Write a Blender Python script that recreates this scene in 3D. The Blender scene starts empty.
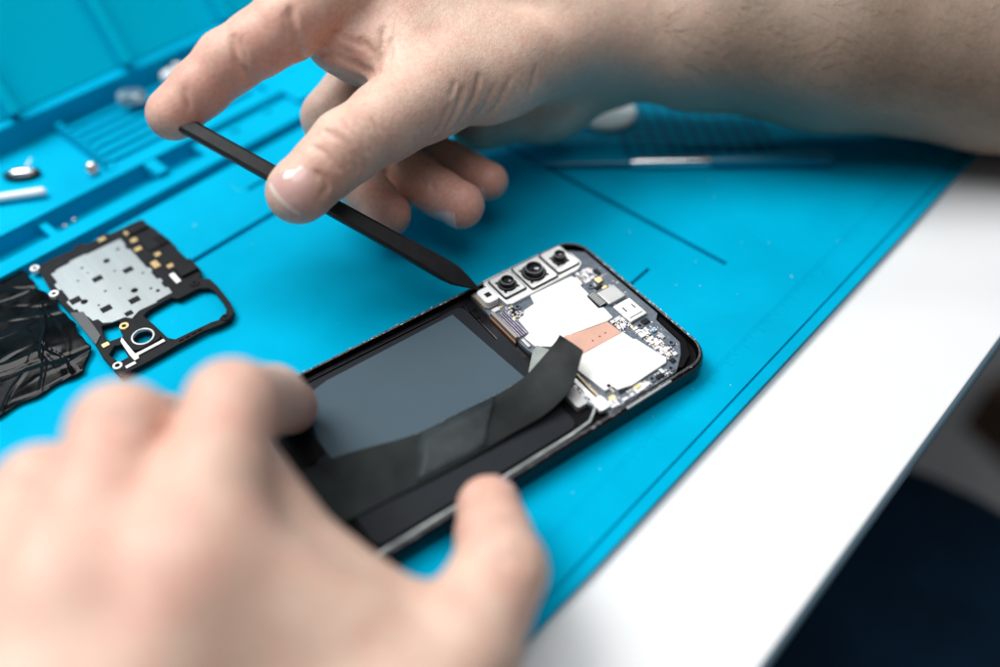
import bpy, bmesh, math, random
import numpy as np
from mathutils import Vector, Matrix, geometry

random.seed(7)
S = 0.001                      # everything below is written in millimetres
scene = bpy.context.scene
COL = scene.collection

# ------------------------------------------------------------------ materials
MATS = {}
def pbr(name, color, rough=0.5, metal=0.0, spec=0.5, var=0.0, vscale=60.0, bump=0.0, bscale=300.0,
        rvar=0.0, coat=0.0, sss=0.0, trans=0.0, aniso=None, detail=6.0, tint=None):
    m = bpy.data.materials.new(name); m.use_nodes = True
    nt = m.node_tree; b = nt.nodes['Principled BSDF']
    b.inputs['Base Color'].default_value = (*color, 1)
    b.inputs['Roughness'].default_value = rough
    b.inputs['Metallic'].default_value = metal
    b.inputs['Specular IOR Level'].default_value = spec
    if tint: b.inputs['Specular Tint'].default_value = (*tint, 1)
    b.inputs['Coat Weight'].default_value = coat
    b.inputs['Coat Roughness'].default_value = 0.12
    b.inputs['Transmission Weight'].default_value = trans
    if sss:
        b.inputs['Subsurface Weight'].default_value = sss
        b.inputs['Subsurface Radius'].default_value = (1.0, 0.35, 0.2)
        b.inputs['Subsurface Scale'].default_value = 0.0025
    tc = nt.nodes.new('ShaderNodeTexCoord')
    def noise(scale, det=detail):
        n = nt.nodes.new('ShaderNodeTexNoise'); n.inputs['Scale'].default_value = scale
        n.inputs['Detail'].default_value = det
        if aniso:
            mp = nt.nodes.new('ShaderNodeMapping'); mp.inputs['Scale'].default_value = aniso
            nt.links.new(tc.outputs['Object'], mp.inputs['Vector']); nt.links.new(mp.outputs['Vector'], n.inputs['Vector'])
        else:
            nt.links.new(tc.outputs['Object'], n.inputs['Vector'])
        return n
    if var:
        n = noise(vscale); r = nt.nodes.new('ShaderNodeMapRange')
        r.inputs['From Min'].default_value = 0.3; r.inputs['From Max'].default_value = 0.7
        r.inputs['To Min'].default_value = 1 - var; r.inputs['To Max'].default_value = 1 + var
        nt.links.new(n.outputs['Fac'], r.inputs['Value'])
        mx = nt.nodes.new('ShaderNodeMix'); mx.data_type = 'RGBA'; mx.blend_type = 'MULTIPLY'
        mx.inputs['Factor'].default_value = 1
        mx.inputs['A'].default_value = (*color, 1)
        nt.links.new(r.outputs['Result'], mx.inputs['B']); nt.links.new(mx.outputs['Result'], b.inputs['Base Color'])
    if rvar:
        n = noise(vscale * 1.7); r = nt.nodes.new('ShaderNodeMapRange')
        r.inputs['From Min'].default_value = 0.3; r.inputs['From Max'].default_value = 0.7
        r.inputs['To Min'].default_value = max(0.02, rough - rvar); r.inputs['To Max'].default_value = min(1, rough + rvar)
        nt.links.new(n.outputs['Fac'], r.inputs['Value']); nt.links.new(r.outputs['Result'], b.inputs['Roughness'])
    if bump:
        n = noise(bscale); bp = nt.nodes.new('ShaderNodeBump')
        bp.inputs['Strength'].default_value = bump; bp.inputs['Distance'].default_value = 0.0004
        nt.links.new(n.outputs['Fac'], bp.inputs['Height']); nt.links.new(bp.outputs['Normal'], b.inputs['Normal'])
    MATS[name] = m
    return m

M_table = pbr('white_laminate', (0.73, 0.745, 0.76), 0.42, var=0.015, vscale=40, bump=0.05, bscale=900)
M_band = pbr('blue_grey_edging', (0.20, 0.34, 0.44), 0.4, var=0.05)
M_mat = pbr('cyan_silicone', (0.0, 0.352, 0.565), 0.6, spec=0.08, tint=(0.0, 0.6, 1.0), var=0.12, vscale=22, bump=0.22, bscale=1300, rvar=0.12)
M_box = pbr('cyan_plastic', (0.0, 0.50, 0.70), 0.5, spec=0.15, tint=(0.0, 0.7, 1.0), var=0.04, vscale=15)
M_floor = pbr('dark_floor', (0.42, 0.43, 0.45), 0.6, var=0.2, vscale=6)
M_navy = pbr('navy_fabric', (0.004, 0.022, 0.05), 0.85, spec=0.15, var=0.25, vscale=30, bump=0.3, bscale=500)
M_black = pbr('black_plastic', (0.012, 0.012, 0.014), 0.5, spec=0.10, var=0.2, vscale=200, bump=0.08, bscale=2500)
M_blacksoft = pbr('black_matte', (0.005, 0.005, 0.006), 0.6, spec=0.08, var=0.25, vscale=200)
M_gloss = pbr('gloss_black', (0.005, 0.005, 0.007), 0.2, spec=0.18, var=0.1, rvar=0.08, vscale=300)
M_spudger = pbr('black_nylon', (0.016, 0.016, 0.018), 0.36, spec=0.42, var=0.2, vscale=250, bump=0.10, bscale=3000, rvar=0.08)
M_silver = pbr('bright_silver', (0.88, 0.88, 0.88), 0.36, metal=0.45, var=0.03, vscale=200, rvar=0.06)
M_shield = pbr('nickel_shield', (0.84, 0.83, 0.81), 0.42, metal=0.25, spec=0.6, var=0.05, vscale=120, bump=0.03, bscale=600)
M_brushed = pbr('brushed_steel', (0.34, 0.37, 0.38), 0.40, metal=0.65, spec=0.3, var=0.07, vscale=260, aniso=(1.0, 0.05, 1.0), bump=0.1, bscale=900)
M_whiteplastic = pbr('white_plastic', (0.85, 0.86, 0.86), 0.35, var=0.02)
M_gold = pbr('gold_contact', (0.80, 0.56, 0.26), 0.32, metal=0.9, var=0.08, vscale=400)
M_copper = pbr('copper_tape', (0.60, 0.35, 0.27), 0.55, metal=0.15, var=0.06, vscale=150, bump=0.06, bscale=900)
M_pcb = pbr('slate_circuit_board', (0.10, 0.125, 0.16), 0.5, var=0.35, vscale=900, rvar=0.1)
M_chipgrey = pbr('grey_can', (0.50, 0.51, 0.51), 0.42, metal=0.4, var=0.04, vscale=300)
M_chipdark = pbr('chip_black', (0.010, 0.011, 0.014), 0.45, spec=0.2, var=0.15, vscale=500)
M_violet = pbr('violet_solder', (0.34, 0.31, 0.42), 0.35, metal=0.5, var=0.3, vscale=900)
M_taupe = pbr('taupe_metal', (0.27, 0.26, 0.25), 0.45, metal=0.3, var=0.06)
M_batt = pbr('slate_battery', (0.060, 0.090, 0.114), 0.6, spec=0.08, var=0.03, vscale=60)
M_battrim = pbr('battery_rim', (0.016, 0.019, 0.023), 0.5, spec=0.07, var=0.1, vscale=100)
M_ribbon = pbr('graphite_ribbon', (0.012, 0.0150, 0.0155), 0.42, spec=0.07, var=0.65, vscale=60, bump=0.3, bscale=160, rvar=0.1)
M_film = pbr('black_film', (0.003, 0.004, 0.005), 0.15, spec=0.10, var=0.3, vscale=80, bump=0.12, bscale=200, rvar=0.1)
M_glass = pbr('lens_glass', (0.004, 0.005, 0.008), 0.05, spec=0.9, coat=1.0)
M_nail = pbr('fingernail', (0.68, 0.43, 0.39), 0.20, spec=0.7, coat=0.3, var=0.05, vscale=200, sss=0.2)
M_nailtip = pbr('nail_edge', (0.74, 0.60, 0.53), 0.35, spec=0.5)
M_handle = pbr('blue_handle', (0.0, 0.22, 0.36), 0.25, spec=0.5, coat=0.3)
M_steel = pbr('steel', (0.80, 0.82, 0.84), 0.22, metal=1.0)
M_foil = pbr('silver_foil', (0.55, 0.60, 0.62), 0.28, metal=0.9, var=0.2, vscale=200)
M_brown = pbr('brown_card', (0.10, 0.055, 0.03), 0.8, var=0.1)
M_hair = pbr('arm_hair', (0.13, 0.08, 0.055), 0.5)

def skin_material(name, base, red, arm_shade):
    m = bpy.data.materials.new(name); m.use_nodes = True
    nt = m.node_tree; L = nt.links; N = nt.nodes; b = N['Principled BSDF']
    b.inputs['Roughness'].default_value = 0.46
    b.inputs['Specular IOR Level'].default_value = 0.38
    b.inputs['Subsurface Weight'].default_value = 0.12
    b.inputs['Subsurface Radius'].default_value = (1.0, 0.38, 0.22)
    b.inputs['Subsurface Scale'].default_value = 0.0014
    tc = N.new('ShaderNodeTexCoord')
    at = N.new('ShaderNodeAttribute'); at.attribute_name = 'redness'
    n1 = N.new('ShaderNodeTexNoise'); n1.inputs['Scale'].default_value = 130; n1.inputs['Detail'].default_value = 5
    n2 = N.new('ShaderNodeTexNoise'); n2.inputs['Scale'].default_value = 700; n2.inputs['Detail'].default_value = 4
    vo = N.new('ShaderNodeTexVoronoi'); vo.feature = 'DISTANCE_TO_EDGE'; vo.inputs['Scale'].default_value = 1100
    mp = N.new('ShaderNodeMapping'); mp.inputs['Rotation'].default_value = (0.3, 0.5, 0.7); mp.inputs['Scale'].default_value = (1, 0.55, 1)
    L.new(tc.outputs['Object'], mp.inputs['Vector'])
    for n in (n1, n2): L.new(tc.outputs['Object'], n.inputs['Vector'])
    L.new(mp.outputs['Vector'], vo.inputs['Vector'])
    a = N.new('ShaderNodeMath'); a.operation = 'MULTIPLY_ADD'; a.inputs[1].default_value = 1.5; a.inputs[2].default_value = -0.62
    L.new(n1.outputs['Fac'], a.inputs[0])
    ad = N.new('ShaderNodeMath'); ad.operation = 'ADD'; ad.use_clamp = True
    L.new(a.outputs[0], ad.inputs[0]); L.new(at.outputs['Fac'], ad.inputs[1])
    mx = N.new('ShaderNodeMix'); mx.data_type = 'RGBA'
    mx.inputs['B'].default_value = (*red, 1)
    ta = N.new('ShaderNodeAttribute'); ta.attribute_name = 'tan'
    tm = N.new('ShaderNodeMix'); tm.data_type = 'RGBA'      # forearm darkened in the skin colour to stand in for shade
    tm.inputs['A'].default_value = (*base, 1); tm.inputs['B'].default_value = (*arm_shade, 1)
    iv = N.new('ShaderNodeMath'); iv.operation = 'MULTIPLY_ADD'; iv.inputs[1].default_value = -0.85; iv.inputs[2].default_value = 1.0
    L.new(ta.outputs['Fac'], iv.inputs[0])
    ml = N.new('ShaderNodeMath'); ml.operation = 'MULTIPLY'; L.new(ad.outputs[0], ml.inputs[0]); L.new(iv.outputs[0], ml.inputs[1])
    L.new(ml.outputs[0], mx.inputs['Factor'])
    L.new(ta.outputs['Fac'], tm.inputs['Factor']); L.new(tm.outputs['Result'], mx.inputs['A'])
    r = N.new('ShaderNodeMapRange'); r.inputs['From Min'].default_value = 0.3; r.inputs['From Max'].default_value = 0.7
    r.inputs['To Min'].default_value = 0.9; r.inputs['To Max'].default_value = 1.08
    L.new(n2.outputs['Fac'], r.inputs['Value'])
    mu = N.new('ShaderNodeMix'); mu.data_type = 'RGBA'; mu.blend_type = 'MULTIPLY'; mu.inputs['Factor'].default_value = 1
    L.new(mx.outputs['Result'], mu.inputs['A']); L.new(r.outputs['Result'], mu.inputs['B'])
    L.new(mu.outputs['Result'], b.inputs['Base Color'])
    b1 = N.new('ShaderNodeBump'); b1.inputs['Strength'].default_value = 0.32; b1.inputs['Distance'].default_value = 0.00035
    L.new(vo.outputs['Distance'], b1.inputs['Height'])
    b2 = N.new('ShaderNodeBump'); b2.inputs['Strength'].default_value = 0.28; b2.inputs['Distance'].default_value = 0.0006
    n3 = N.new('ShaderNodeTexNoise'); n3.inputs['Scale'].default_value = 350; n3.inputs['Detail'].default_value = 6
    L.new(mp.outputs['Vector'], n3.inputs['Vector'])
    L.new(n3.outputs['Fac'], b2.inputs['Height']); L.new(b1.outputs['Normal'], b2.inputs['Normal'])
    L.new(b2.outputs['Normal'], b.inputs['Normal'])
    return m
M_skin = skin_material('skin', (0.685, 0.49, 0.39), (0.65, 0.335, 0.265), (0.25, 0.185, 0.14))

# ------------------------------------------------------------------ objects
def tag(o, label, cat, group=None, kind=None):
    if label: o['label'] = label
    if cat: o['category'] = cat
    if group: o['group'] = group
    if kind: o['kind'] = kind
    return o
def thing(name, label, cat, loc=(0, 0, 0), rot=0.0, group=None):
    o = bpy.data.objects.new(name, None); COL.objects.link(o); o.empty_display_size = 0.01
    o.location = Vector(loc) * S; o.rotation_euler = (0, 0, rot)
    return tag(o, label, cat, group)
def obj(name, bm, mat, parent=None, smooth=None, bevel=0.0, segs=2, label=None):
    bmesh.ops.recalc_face_normals(bm, faces=bm.faces)
    for v in bm.verts: v.co *= S
    me = bpy.data.meshes.new(name); bm.to_mesh(me); bm.free()
    o = bpy.data.objects.new(name, me); COL.objects.link(o)
    for mm in (mat if isinstance(mat, (list, tuple)) else [mat]): me.materials.append(mm)
    if smooth:
        me.shade_smooth()
        if smooth is not True: me.set_sharp_from_angle(angle=math.radians(smooth))
    if bevel:
        md = o.modifiers.new('bevel', 'BEVEL'); md.width = bevel * S; md.segments = segs
        md.limit_method = 'ANGLE'; md.angle_limit = math.radians(35)
    if parent: o.parent = parent
    if label: o['label'] = label
    return o
def copy_part(o, parent, loc, rotz=0.0):
    c = o.copy(); COL.objects.link(c); c.parent = parent
    c.location = Vector(loc) * S; c.rotation_euler = (0, 0, rotz)
    return c

def box(bm, x0, x1, y0, y1, z0, z1):
    vs = [bm.verts.new((x, y, z)) for z in (z0, z1) for (x, y) in ((x0, y0), (x1, y0), (x1, y1), (x0, y1))]
    for f in ((3, 2, 1, 0), (4, 5, 6, 7), (0, 1, 5, 4), (1, 2, 6, 5), (2, 3, 7, 6), (3, 0, 4, 7)):
        bm.faces.new([vs[i] for i in f])
    return vs
def BX(*a):
    bm = bmesh.new(); box(bm, *a); return bm
def prism(bm, loops, z0, z1):
    """outline plus holes, extruded from z0 to z1"""
    loops = [[(float(x), float(y)) for x, y in l] for l in loops]
    flat = [p for l in loops for p in l]
    tris = geometry.tessellate_polygon([[Vector((x, y, 0)) for x, y in l] for l in loops])
    lo = [bm.verts.new((x, y, z0)) for x, y in flat]; hi = [bm.verts.new((x, y, z1)) for x, y in flat]
    for t in tris:
        try:
            bm.faces.new([hi[i] for i in t]); bm.faces.new([lo[i] for i in reversed(t)])
        except ValueError: pass
    k = 0
    for l in loops:
        n = len(l)
        for i in range(n):
            j = (i + 1) % n
            bm.faces.new((lo[k + i], lo[k + j], hi[k + j], hi[k + i]))
        k += n
    return bm
def PR(loops, z0, z1): return prism(bmesh.new(), loops, z0, z1)
def rrect(x0, x1, y0, y1, r, n=8):
    pts = []
    for cx, cy, a in ((x1 - r, y1 - r, 0), (x0 + r, y1 - r, 90), (x0 + r, y0 + r, 180), (x1 - r, y0 + r, 270)):
        for i in range(n + 1):
            t = math.radians(a + 90 * i / n); pts.append((cx + r * math.cos(t), cy + r * math.sin(t)))
    return pts
def circ(cx, cy, r, n=20, sx=1, sy=1): return [(cx + sx * r * math.cos(2 * math.pi * i / n), cy + sy * r * math.sin(2 * math.pi * i / n)) for i in range(n)]
def lathe(bm, prof, cx=0, cy=0, n=28):
    rings = []
    for r, z in prof:
        if r < 1e-6: rings.append([bm.verts.new((cx, cy, z))])
        else: rings.append([bm.verts.new((cx + r * math.cos(2 * math.pi * i / n), cy + r * math.sin(2 * math.pi * i / n), z)) for i in range(n)])
    for a, b in zip(rings, rings[1:]):
        for i in range(n):
            j = (i + 1) % n
            q = [a[i % len(a)], a[j % len(a)], b[j % len(b)], b[i % len(b)]]
            q = list(dict.fromkeys(q))
            if len(q) > 2:
                try: bm.faces.new(q)
                except ValueError: pass
    return bm
def LA(prof, cx=0, cy=0, n=28): return lathe(bmesh.new(), prof, cx, cy, n)
def sweep_rrect(bm, x0, x1, y0, y1, r, prof, n=10):
    """closed profile of (inset, z) swept round a rounded rectangle"""
    rings = [[bm.verts.new((x, y, z)) for x, y in rrect(x0 + o, x1 - o, y0 + o, y1 - o, max(r - o, 0.4), n)] for o, z in prof]
    m = len(rings[0]); k = len(rings)
    for i in range(k):
        a, b = rings[i], rings[(i + 1) % k]
        for j in range(m):
            bm.faces.new((a[j], a[(j + 1) % m], b[(j + 1) % m], b[j]))
    return bm
def tube(bm, pts, rad, n=10, cap=True):
    pts = [Vector(p) for p in pts]; rings = []
    rads = rad if isinstance(rad, (list, tuple)) else [rad] * len(pts)
    up = Vector((0, 0, 1))
    for i, p in enumerate(pts):
        d = (pts[min(i + 1, len(pts) - 1)] - pts[max(i - 1, 0)]).normalized()
        x = d.cross(up if abs(d.z) < 0.95 else Vector((1, 0, 0))).normalized(); y = d.cross(x)
        rings.append([bm.verts.new(p + rads[i] * (math.cos(2 * math.pi * k / n) * x + math.sin(2 * math.pi * k / n) * y)) for k in range(n)])
    for a, b in zip(rings, rings[1:]):
        for k in range(n): bm.faces.new((a[k], a[(k + 1) % n], b[(k + 1) % n], b[k]))
    if cap: bm.faces.new(rings[0][::-1]); bm.faces.new(rings[-1])
    return bm

# ------------------------------------------------------------------ camera
cam = bpy.data.cameras.new('camera'); co = bpy.data.objects.new('camera', cam); COL.objects.link(co)
co.location = (0, 0, 0.220); co.rotation_euler = (math.radians(90 - 47.3), 0, 0)
cam.sensor_width = 36; cam.lens = 32.4; cam.clip_start = 0.01; cam.clip_end = 50
cam.dof.use_dof = True; cam.dof.focus_distance = 0.289; cam.dof.aperture_fstop = 2.45; cam.dof.aperture_blades = 0
scene.camera = co

# ------------------------------------------------------------------ light
w = bpy.data.worlds.new('World'); scene.world = w; w.use_nodes = True
bg = w.node_tree.nodes['Background']; bg.inputs['Color'].default_value = (0.80, 0.88, 1.0, 1); bg.inputs['Strength'].default_value = 0.04
def area(name, loc, target, size, power, color):
    l = bpy.data.lights.new(name, 'AREA'); l.shape = 'RECTANGLE'; l.size, l.size_y = size; l.energy = power; l.color = color
    o = bpy.data.objects.new(name, l); COL.objects.link(o); o.location = loc
    o.rotation_euler = (Vector(target) - Vector(loc)).to_track_quat('-Z', 'Y').to_euler()
    return o
area('lamp_key', (-0.62, 0.46, 1.02), (0.03, 0.2, 0), (0.75, 0.55), 17.2, (1.0, 0.985, 0.96))
area('lamp_back', (0.12, 1.45, 1.15), (0, 0.2, 0), (0.60, 0.22), 3.6, (1.0, 0.99, 0.97))
area('lamp_ceiling', (-0.04, 0.22, 1.45), (0.03, 0.22, 0), (1.4, 1.1), 14.4, (0.97, 0.99, 1.0))  # unseen overhead fill, added to lift the shadows
scene.view_settings.view_transform = 'Standard'; scene.view_settings.look = 'None'
scene.view_settings.exposure = 0.0; scene.view_settings.gamma = 1.0

# ------------------------------------------------------------------ mat frame: u along the table edge, v towards it
TU = math.radians(47.6)
def uvp(u, v): return (u * math.cos(TU) + v * math.sin(TU), u * math.sin(TU) - v * math.cos(TU))
# in an object rotated by TU - 90 deg: local x = v, local y = u
MROT = TU - math.pi / 2

# floor and what stands on it
fl = obj('floor', BX(-3500, 4500, -3000, 6000, -760, -740), M_floor); tag(fl, None, None, kind='structure')

# workbench
wb = thing('workbench', 'white laminate workbench top with a blue grey front edge', 'table', (0, 0, -3), MROT)
obj('tabletop', BX(-900, -13.6, -700, 900, -24, 0), M_table, wb, bevel=0.6)
bm = bmesh.new()
prof = [(-13.5, -0.4), (-12.6, -1.2), (-12.2, -3), (-12.2, -12), (-12.6, -14), (-13.5, -15)]
for u in (-700, 900):
    pass
ra = [bm.verts.new((x, -700, z)) for x, z in prof]; rb = [bm.verts.new((x, 900, z)) for x, z in prof]
for i in range(len(prof) - 1): bm.faces.new((ra[i], ra[i + 1], rb[i + 1], rb[i]))
bm.faces.new(ra); bm.faces.new(rb); bm.faces.new((ra[0], rb[0], rb[-1], ra[-1]))
obj('edge_band', bm, M_band, wb, smooth=50)

st = thing('stool', 'navy blue padded round stool below the bench edge', 'stool', (180, 153, -740))
obj('cushion', LA([(0, 425), (150, 425), (190, 428), (205, 440), (208, 455), (200, 470), (175, 480), (90, 485), (0, 486)], n=48), M_navy, st, smooth=60)
obj('pedestal', LA([(0, 30), (30, 30), (30, 424), (0, 424)]), M_blacksoft, st, smooth=40)
obj('base', LA([(0, 0), (190, 0), (190, 12), (40, 30), (0, 30)], n=40), M_blacksoft, st, smooth=40)

bx = thing('cardboard_box', 'brown cardboard box standing on the dark floor', 'box', (700, 700, -740), 0.5)
obj('box_body', BX(-70, 70, -60, 60, 0, 90), M_brown, bx, bevel=2)
obj('lid_flap', BX(-69, 69, -59, -2, 90.3, 92), M_brown, bx)

# ------------------------------------------------------------------ repair mat
ub = [-150, 40, 60, 73, 76, 83, 100, 107.5, 110.5, 118.5, 123.5, 140, 150, 165, 170, 184, 188, 198, 209, 228.6, 230.6, 300, 420]
vb = [-420, -349, -347, -303, -298, -288, -281, -278.6, -262, -260.2, -243.4, -241, -200, -119.5, -118.3, -100, -64.6, -63.6, -60.6]
def mat_height(u, v):
    if v > -63.6: return -0.25
    if v > -64.6: return -0.8
    if v < -347: return 14.0
    if v > -100: return 0.0
    if v > -281:
        if 228.6 < u < 230.6 and -243.4 < v < -100: return -2.4
        if -243.4 < v < -241 and 76 < u < 230: return -2.4
        if v < -278.6 and u < 188: return -2.2
        if -119.5 < v < -118.3 and 198 < u < 209: return -2.2
        if -262 < v < -260.2 and 140 < u < 150: return -2.0
        return 0.0
    if v > -288: return 3.2
    if u > 188: return 5.2
    if v > -298:
        if 73 < u < 76: return 3.0
        if 118.5 < u < 123.5: return 5.6
        if u > 140: return 3.2
        return -1.6
    if v > -303: return 6.0
    if 107.5 < u < 110.5: return 6.3
    if 184 < u < 188: return 6.0
    return 3.6
bm = bmesh.new()
nu, nv = len(ub) - 1, len(vb) - 1
hh = [[mat_height((ub[i] + ub[i + 1]) / 2, (vb[j] + vb[j + 1]) / 2) for j in range(nv)] for i in range(nu)]
cache = {}
def mv(u, v, z):
    k = (round(u, 2), round(v, 2), round(z, 2))
    if k not in cache: cache[k] = bm.verts.new((v, u, z))
    return cache[k]
def quad(*p):
    q = list(dict.fromkeys(mv(*x) for x in p))
    if len(q) > 2:
        try: bm.faces.new(q)
        except ValueError: pass
ZB = -2.9
for i in range(nu):
    for j in range(nv):
        u0, u1, v0, v1, h = ub[i], ub[i + 1], vb[j], vb[j + 1], hh[i][j]
        quad((u0, v0, h), (u1, v0, h), (u1, v1, h), (u0, v1, h))
        h2 = hh[i + 1][j] if i + 1 < nu else ZB
        if h2 != h: quad((u1, v0, h), (u1, v1, h), (u1, v1, h2), (u1, v0, h2))
        h2 = hh[i][j + 1] if j + 1 < nv else ZB
        if h2 != h: quad((u0, v1, h), (u1, v1, h), (u1, v1, h2), (u0, v1, h2))
        if i == 0: quad((u0, v0, h), (u0, v1, h), (u0, v1, ZB), (u0, v0, ZB))
        if j == 0: quad((u0, v0, h), (u1, v0, h), (u1, v0, ZB), (u0, v0, ZB))
quad((ub[0], vb[0], ZB), (ub[-1], vb[0], ZB), (ub[-1], vb[-1], ZB), (ub[0], vb[-1], ZB))
mt = thing('repair_mat', 'cyan silicone repair mat with moulded parts trays on the white bench', 'mat', (0, 0, 0), MROT)
obj('mat_sheet', bm, M_mat, mt, bevel=0.35, segs=2)
# raised teeth and ribs of the small tray, ruler ticks, grid, dots
bm = bmesh.new()
for k in range(9): box(bm, -345 + k * 4.4, -342.6 + k * 4.4, 107.6, 110.4, 6.25, 7.8)
obj('toothed_divider', bm, M_mat, mt, bevel=0.3)
bm = bmesh.new()
for k in range(6): box(bm, -343 + k * 6.2, -341 + k * 6.2, 112, 180, 3.55, 5.2)
obj('tool_rest_ribs', bm, M_mat, mt, bevel=0.4)
bm = bmesh.new()
for k in range(0, 330):
    u = 60 + k
    ln = 4.2 if k % 10 == 0 else (3.0 if k % 5 == 0 else 1.9)
    box(bm, -76.6, -76.6 + ln, u - 0.13, u + 0.13, -0.01, 0.10)
obj('ruler_ticks', bm, M_mat, mt)
bm = bmesh.new()
for k in range(11):
    for sgn in (1, -1):
        d = Vector((0.75 * sgn, 0.66)); nrm = Vector((-d.y, d.x)); c = Vector((-161, 295)) + nrm * (k - 5) * 6.0
        a, b_ = c - d * 30, c + d * 30
        q = [a - nrm * .55, b_ - nrm * .55, b_ + nrm * .55, a + nrm * .55]
        prism(bm, [[(x.x, x.y) for x in q]], 0.02 + (0.1 if sgn > 0 else 0), 0.3 + (0.1 if sgn > 0 else 0))
obj('grid_print', bm, pbr('dark_blue_print', (0.0, 0.13, 0.24), 0.6, spec=0.1), mt)
for (u, v) in ((180, -293), (165, -306), (165, -288.5)):
    pass
# screw posts in the tray
for (u, v) in ((176, -295), (161, -300), (158, -293.5)):
    obj('tray_post', LA([(0, 4.4), (1.4, 4.4), (1.9, 4.0), (2.1, 3.1), (0, 3.1)], v, u, 18), M_mat, mt, smooth=40)
rg_ = random.Random(5); bm = bmesh.new()
for _ in range(150):
    u, v = rg_.uniform(40, 300), rg_.uniform(-275, -66)
    if abs(v + 241) < 4 or 226 < u < 233: continue
    r = rg_.choice((0.06, 0.08, 0.1, 0.16)); m = Matrix.Translation((v, u, r * .4)) @ Matrix.Rotation(rg_.uniform(0, 6), 4, 'Z') @ Matrix.Diagonal((rg_.choice((1, 1, 4)), 1, .6, 1))
    bmesh.ops.create_icosphere(bm, subdivisions=1, radius=r, matrix=m)
du = obj('dust', bm, pbr('lint', (0.6, 0.62, 0.62), 0.8), None); du.rotation_euler = (0, 0, MROT)
tag(du, 'pale dust specks scattered over the cyan mat', 'dust', kind='stuff')
# back panel of the mat's storage box
sb = thing('storage_box', 'cyan plastic storage box lid standing open behind the mat', 'storage box', (0, 0, 14.2), MROT)
bm = bmesh.new()
q = [(-352, 0), (-424, 112), (-427, 110), (-356, -1)]
def slab(bm, prof, u0, u1):
    a = [bm.verts.new((v, u0, z)) for v, z in prof]; b = [bm.verts.new((v, u1, z)) for v, z in prof]
    n = len(prof)
    for i in range(n): bm.faces.new((a[i], a[(i + 1) % n], b[(i + 1) % n], b[i]))
    bm.faces.new(a[::-1]); bm.faces.new(b)
slab(bm, q, -60, 420)
obj('lid_panel', bm, M_box, sb, bevel=0.8)
for u in (94, 145, 196, 247):
    bm = bmesh.new(); slab(bm, [(-351.9, 0.2), (-346, 3.5), (-417, 114), (-423.9, 112)], u, u + 4.5)
    obj('lid_rib', bm, M_box, sb, bevel=1.0)
# ------------------------------------------------------------------ opened phone
PX, PY = -14.1, 170.8
ph = thing('smartphone', 'opened black smartphone lying face down with its circuit board and cameras bare', 'phone', (PX, PY, 0.05), math.radians(-54))
def A(a, b): return (a - 35.5, 76 - b)
def AL(l): return [A(*p) for p in l]
def abox(bm, a0, a1, b0, b1, z0, z1): return box(bm, a0 - 35.5, a1 - 35.5, 76 - b1, 76 - b0, z0, z1)
def AB_(*q): bm = bmesh.new(); abox(bm, *q); return bm
bm = bmesh.new()
sweep_rrect(bm, -35.5, 35.5, -76, 76, 9.5, [(2.0, 0.0), (0.7, 0.9), (0.1, 2.4), (0.0, 4.2), (0.15, 6.0), (0.55, 7.2), (0.95, 7.75), (1.25, 7.9), (1.5, 7.6), (1.6, 7.0), (1.6, 4.6)], 12)
fr = obj('frame', bm, M_gloss, ph, smooth=60)
bm = bmesh.new()
sweep_rrect(bm, -34.45, 34.45, -74.95, 74.95, 8.5, [(0.0, 7.80), (0.22, 8.02), (0.5, 8.02), (0.75, 7.80), (0.4, 7.6)], 12)
obj('glue_bead', bm, pbr('grey_glue', (0.07, 0.07, 0.075), 0.35, spec=0.3, var=1.0, vscale=2200, bump=0.6, bscale=1800), fr, smooth=60)
bm = bmesh.new(); rg4 = random.Random(4)
for _ in range(420):
    side = rg4.random(); q = rg4.uniform(-74, 74)
    if side < .40: x, y = -34.3 + rg4.uniform(-.35, .6), q
    elif side < .75: x, y = 34.3 + rg4.uniform(-.6, .35), q
    else: x, y = rg4.uniform(-24, 27), 74.8 + rg4.uniform(-.5, .3)
    if abs(y) > 66 and abs(x) > 30: continue
    r = rg4.choice((.07, .09, .12, .2)); sx = rg4.choice((1, 1, 2.5, 4))
    bmesh.ops.create_icosphere(bm, subdivisions=1, radius=r, matrix=Matrix.Translation((x, y, 7.98)) @ Matrix.Diagonal((1, sx, .5, 1) if side < .75 else (sx, 1, .5, 1)))
obj('glue_residue', bm, pbr('glue_crumbs', (0.36, 0.37, 0.38), 0.3, metal=0.3, var=0.8, vscale=900), fr)
obj('inner_plate', PR([rrect(-33.6, 33.6, -74, 74, 8)], 0.4, 5.3), M_blacksoft, ph)
# grey-white line on the right inner edge
bm = bmesh.new()
def strip(bm, pts, wd, z0, z1):
    n = len(pts); L_, R_ = [], []
    for i, p in enumerate(pts):
        d = Vector(pts[min(i + 1, n - 1)]) - Vector(pts[max(i - 1, 0)]); d.normalize(); q = Vector((-d.y, d.x)) * wd / 2
        L_.append(Vector(p) + q); R_.append(Vector(p) - q)
    return prism(bm, [[tuple(x) for x in L_] + [tuple(x) for x in reversed(R_)]], z0, z1)
strip(bm, AL([(63.5, 43.5), (65.5, 46), (67.4, 49), (68.0, 56), (68.2, 80), (68.2, 110), (68.2, 138)]), 0.75, 7.0, 7.75)
obj('antenna_line', bm, pbr('pale_line', (0.33, 0.36, 0.36), 0.4, metal=0.3, var=0.45, vscale=300), ph, bevel=0.15)
bm = bmesh.new(); strip(bm, AL([(70.1, 19), (70.25, 28), (70.25, 37)]), 0.7, 7.2, 7.85)  # pale grey strip standing in for the highlight on the rim
obj('side_key', bm, M_chipgrey, fr, bevel=0.2)
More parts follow.
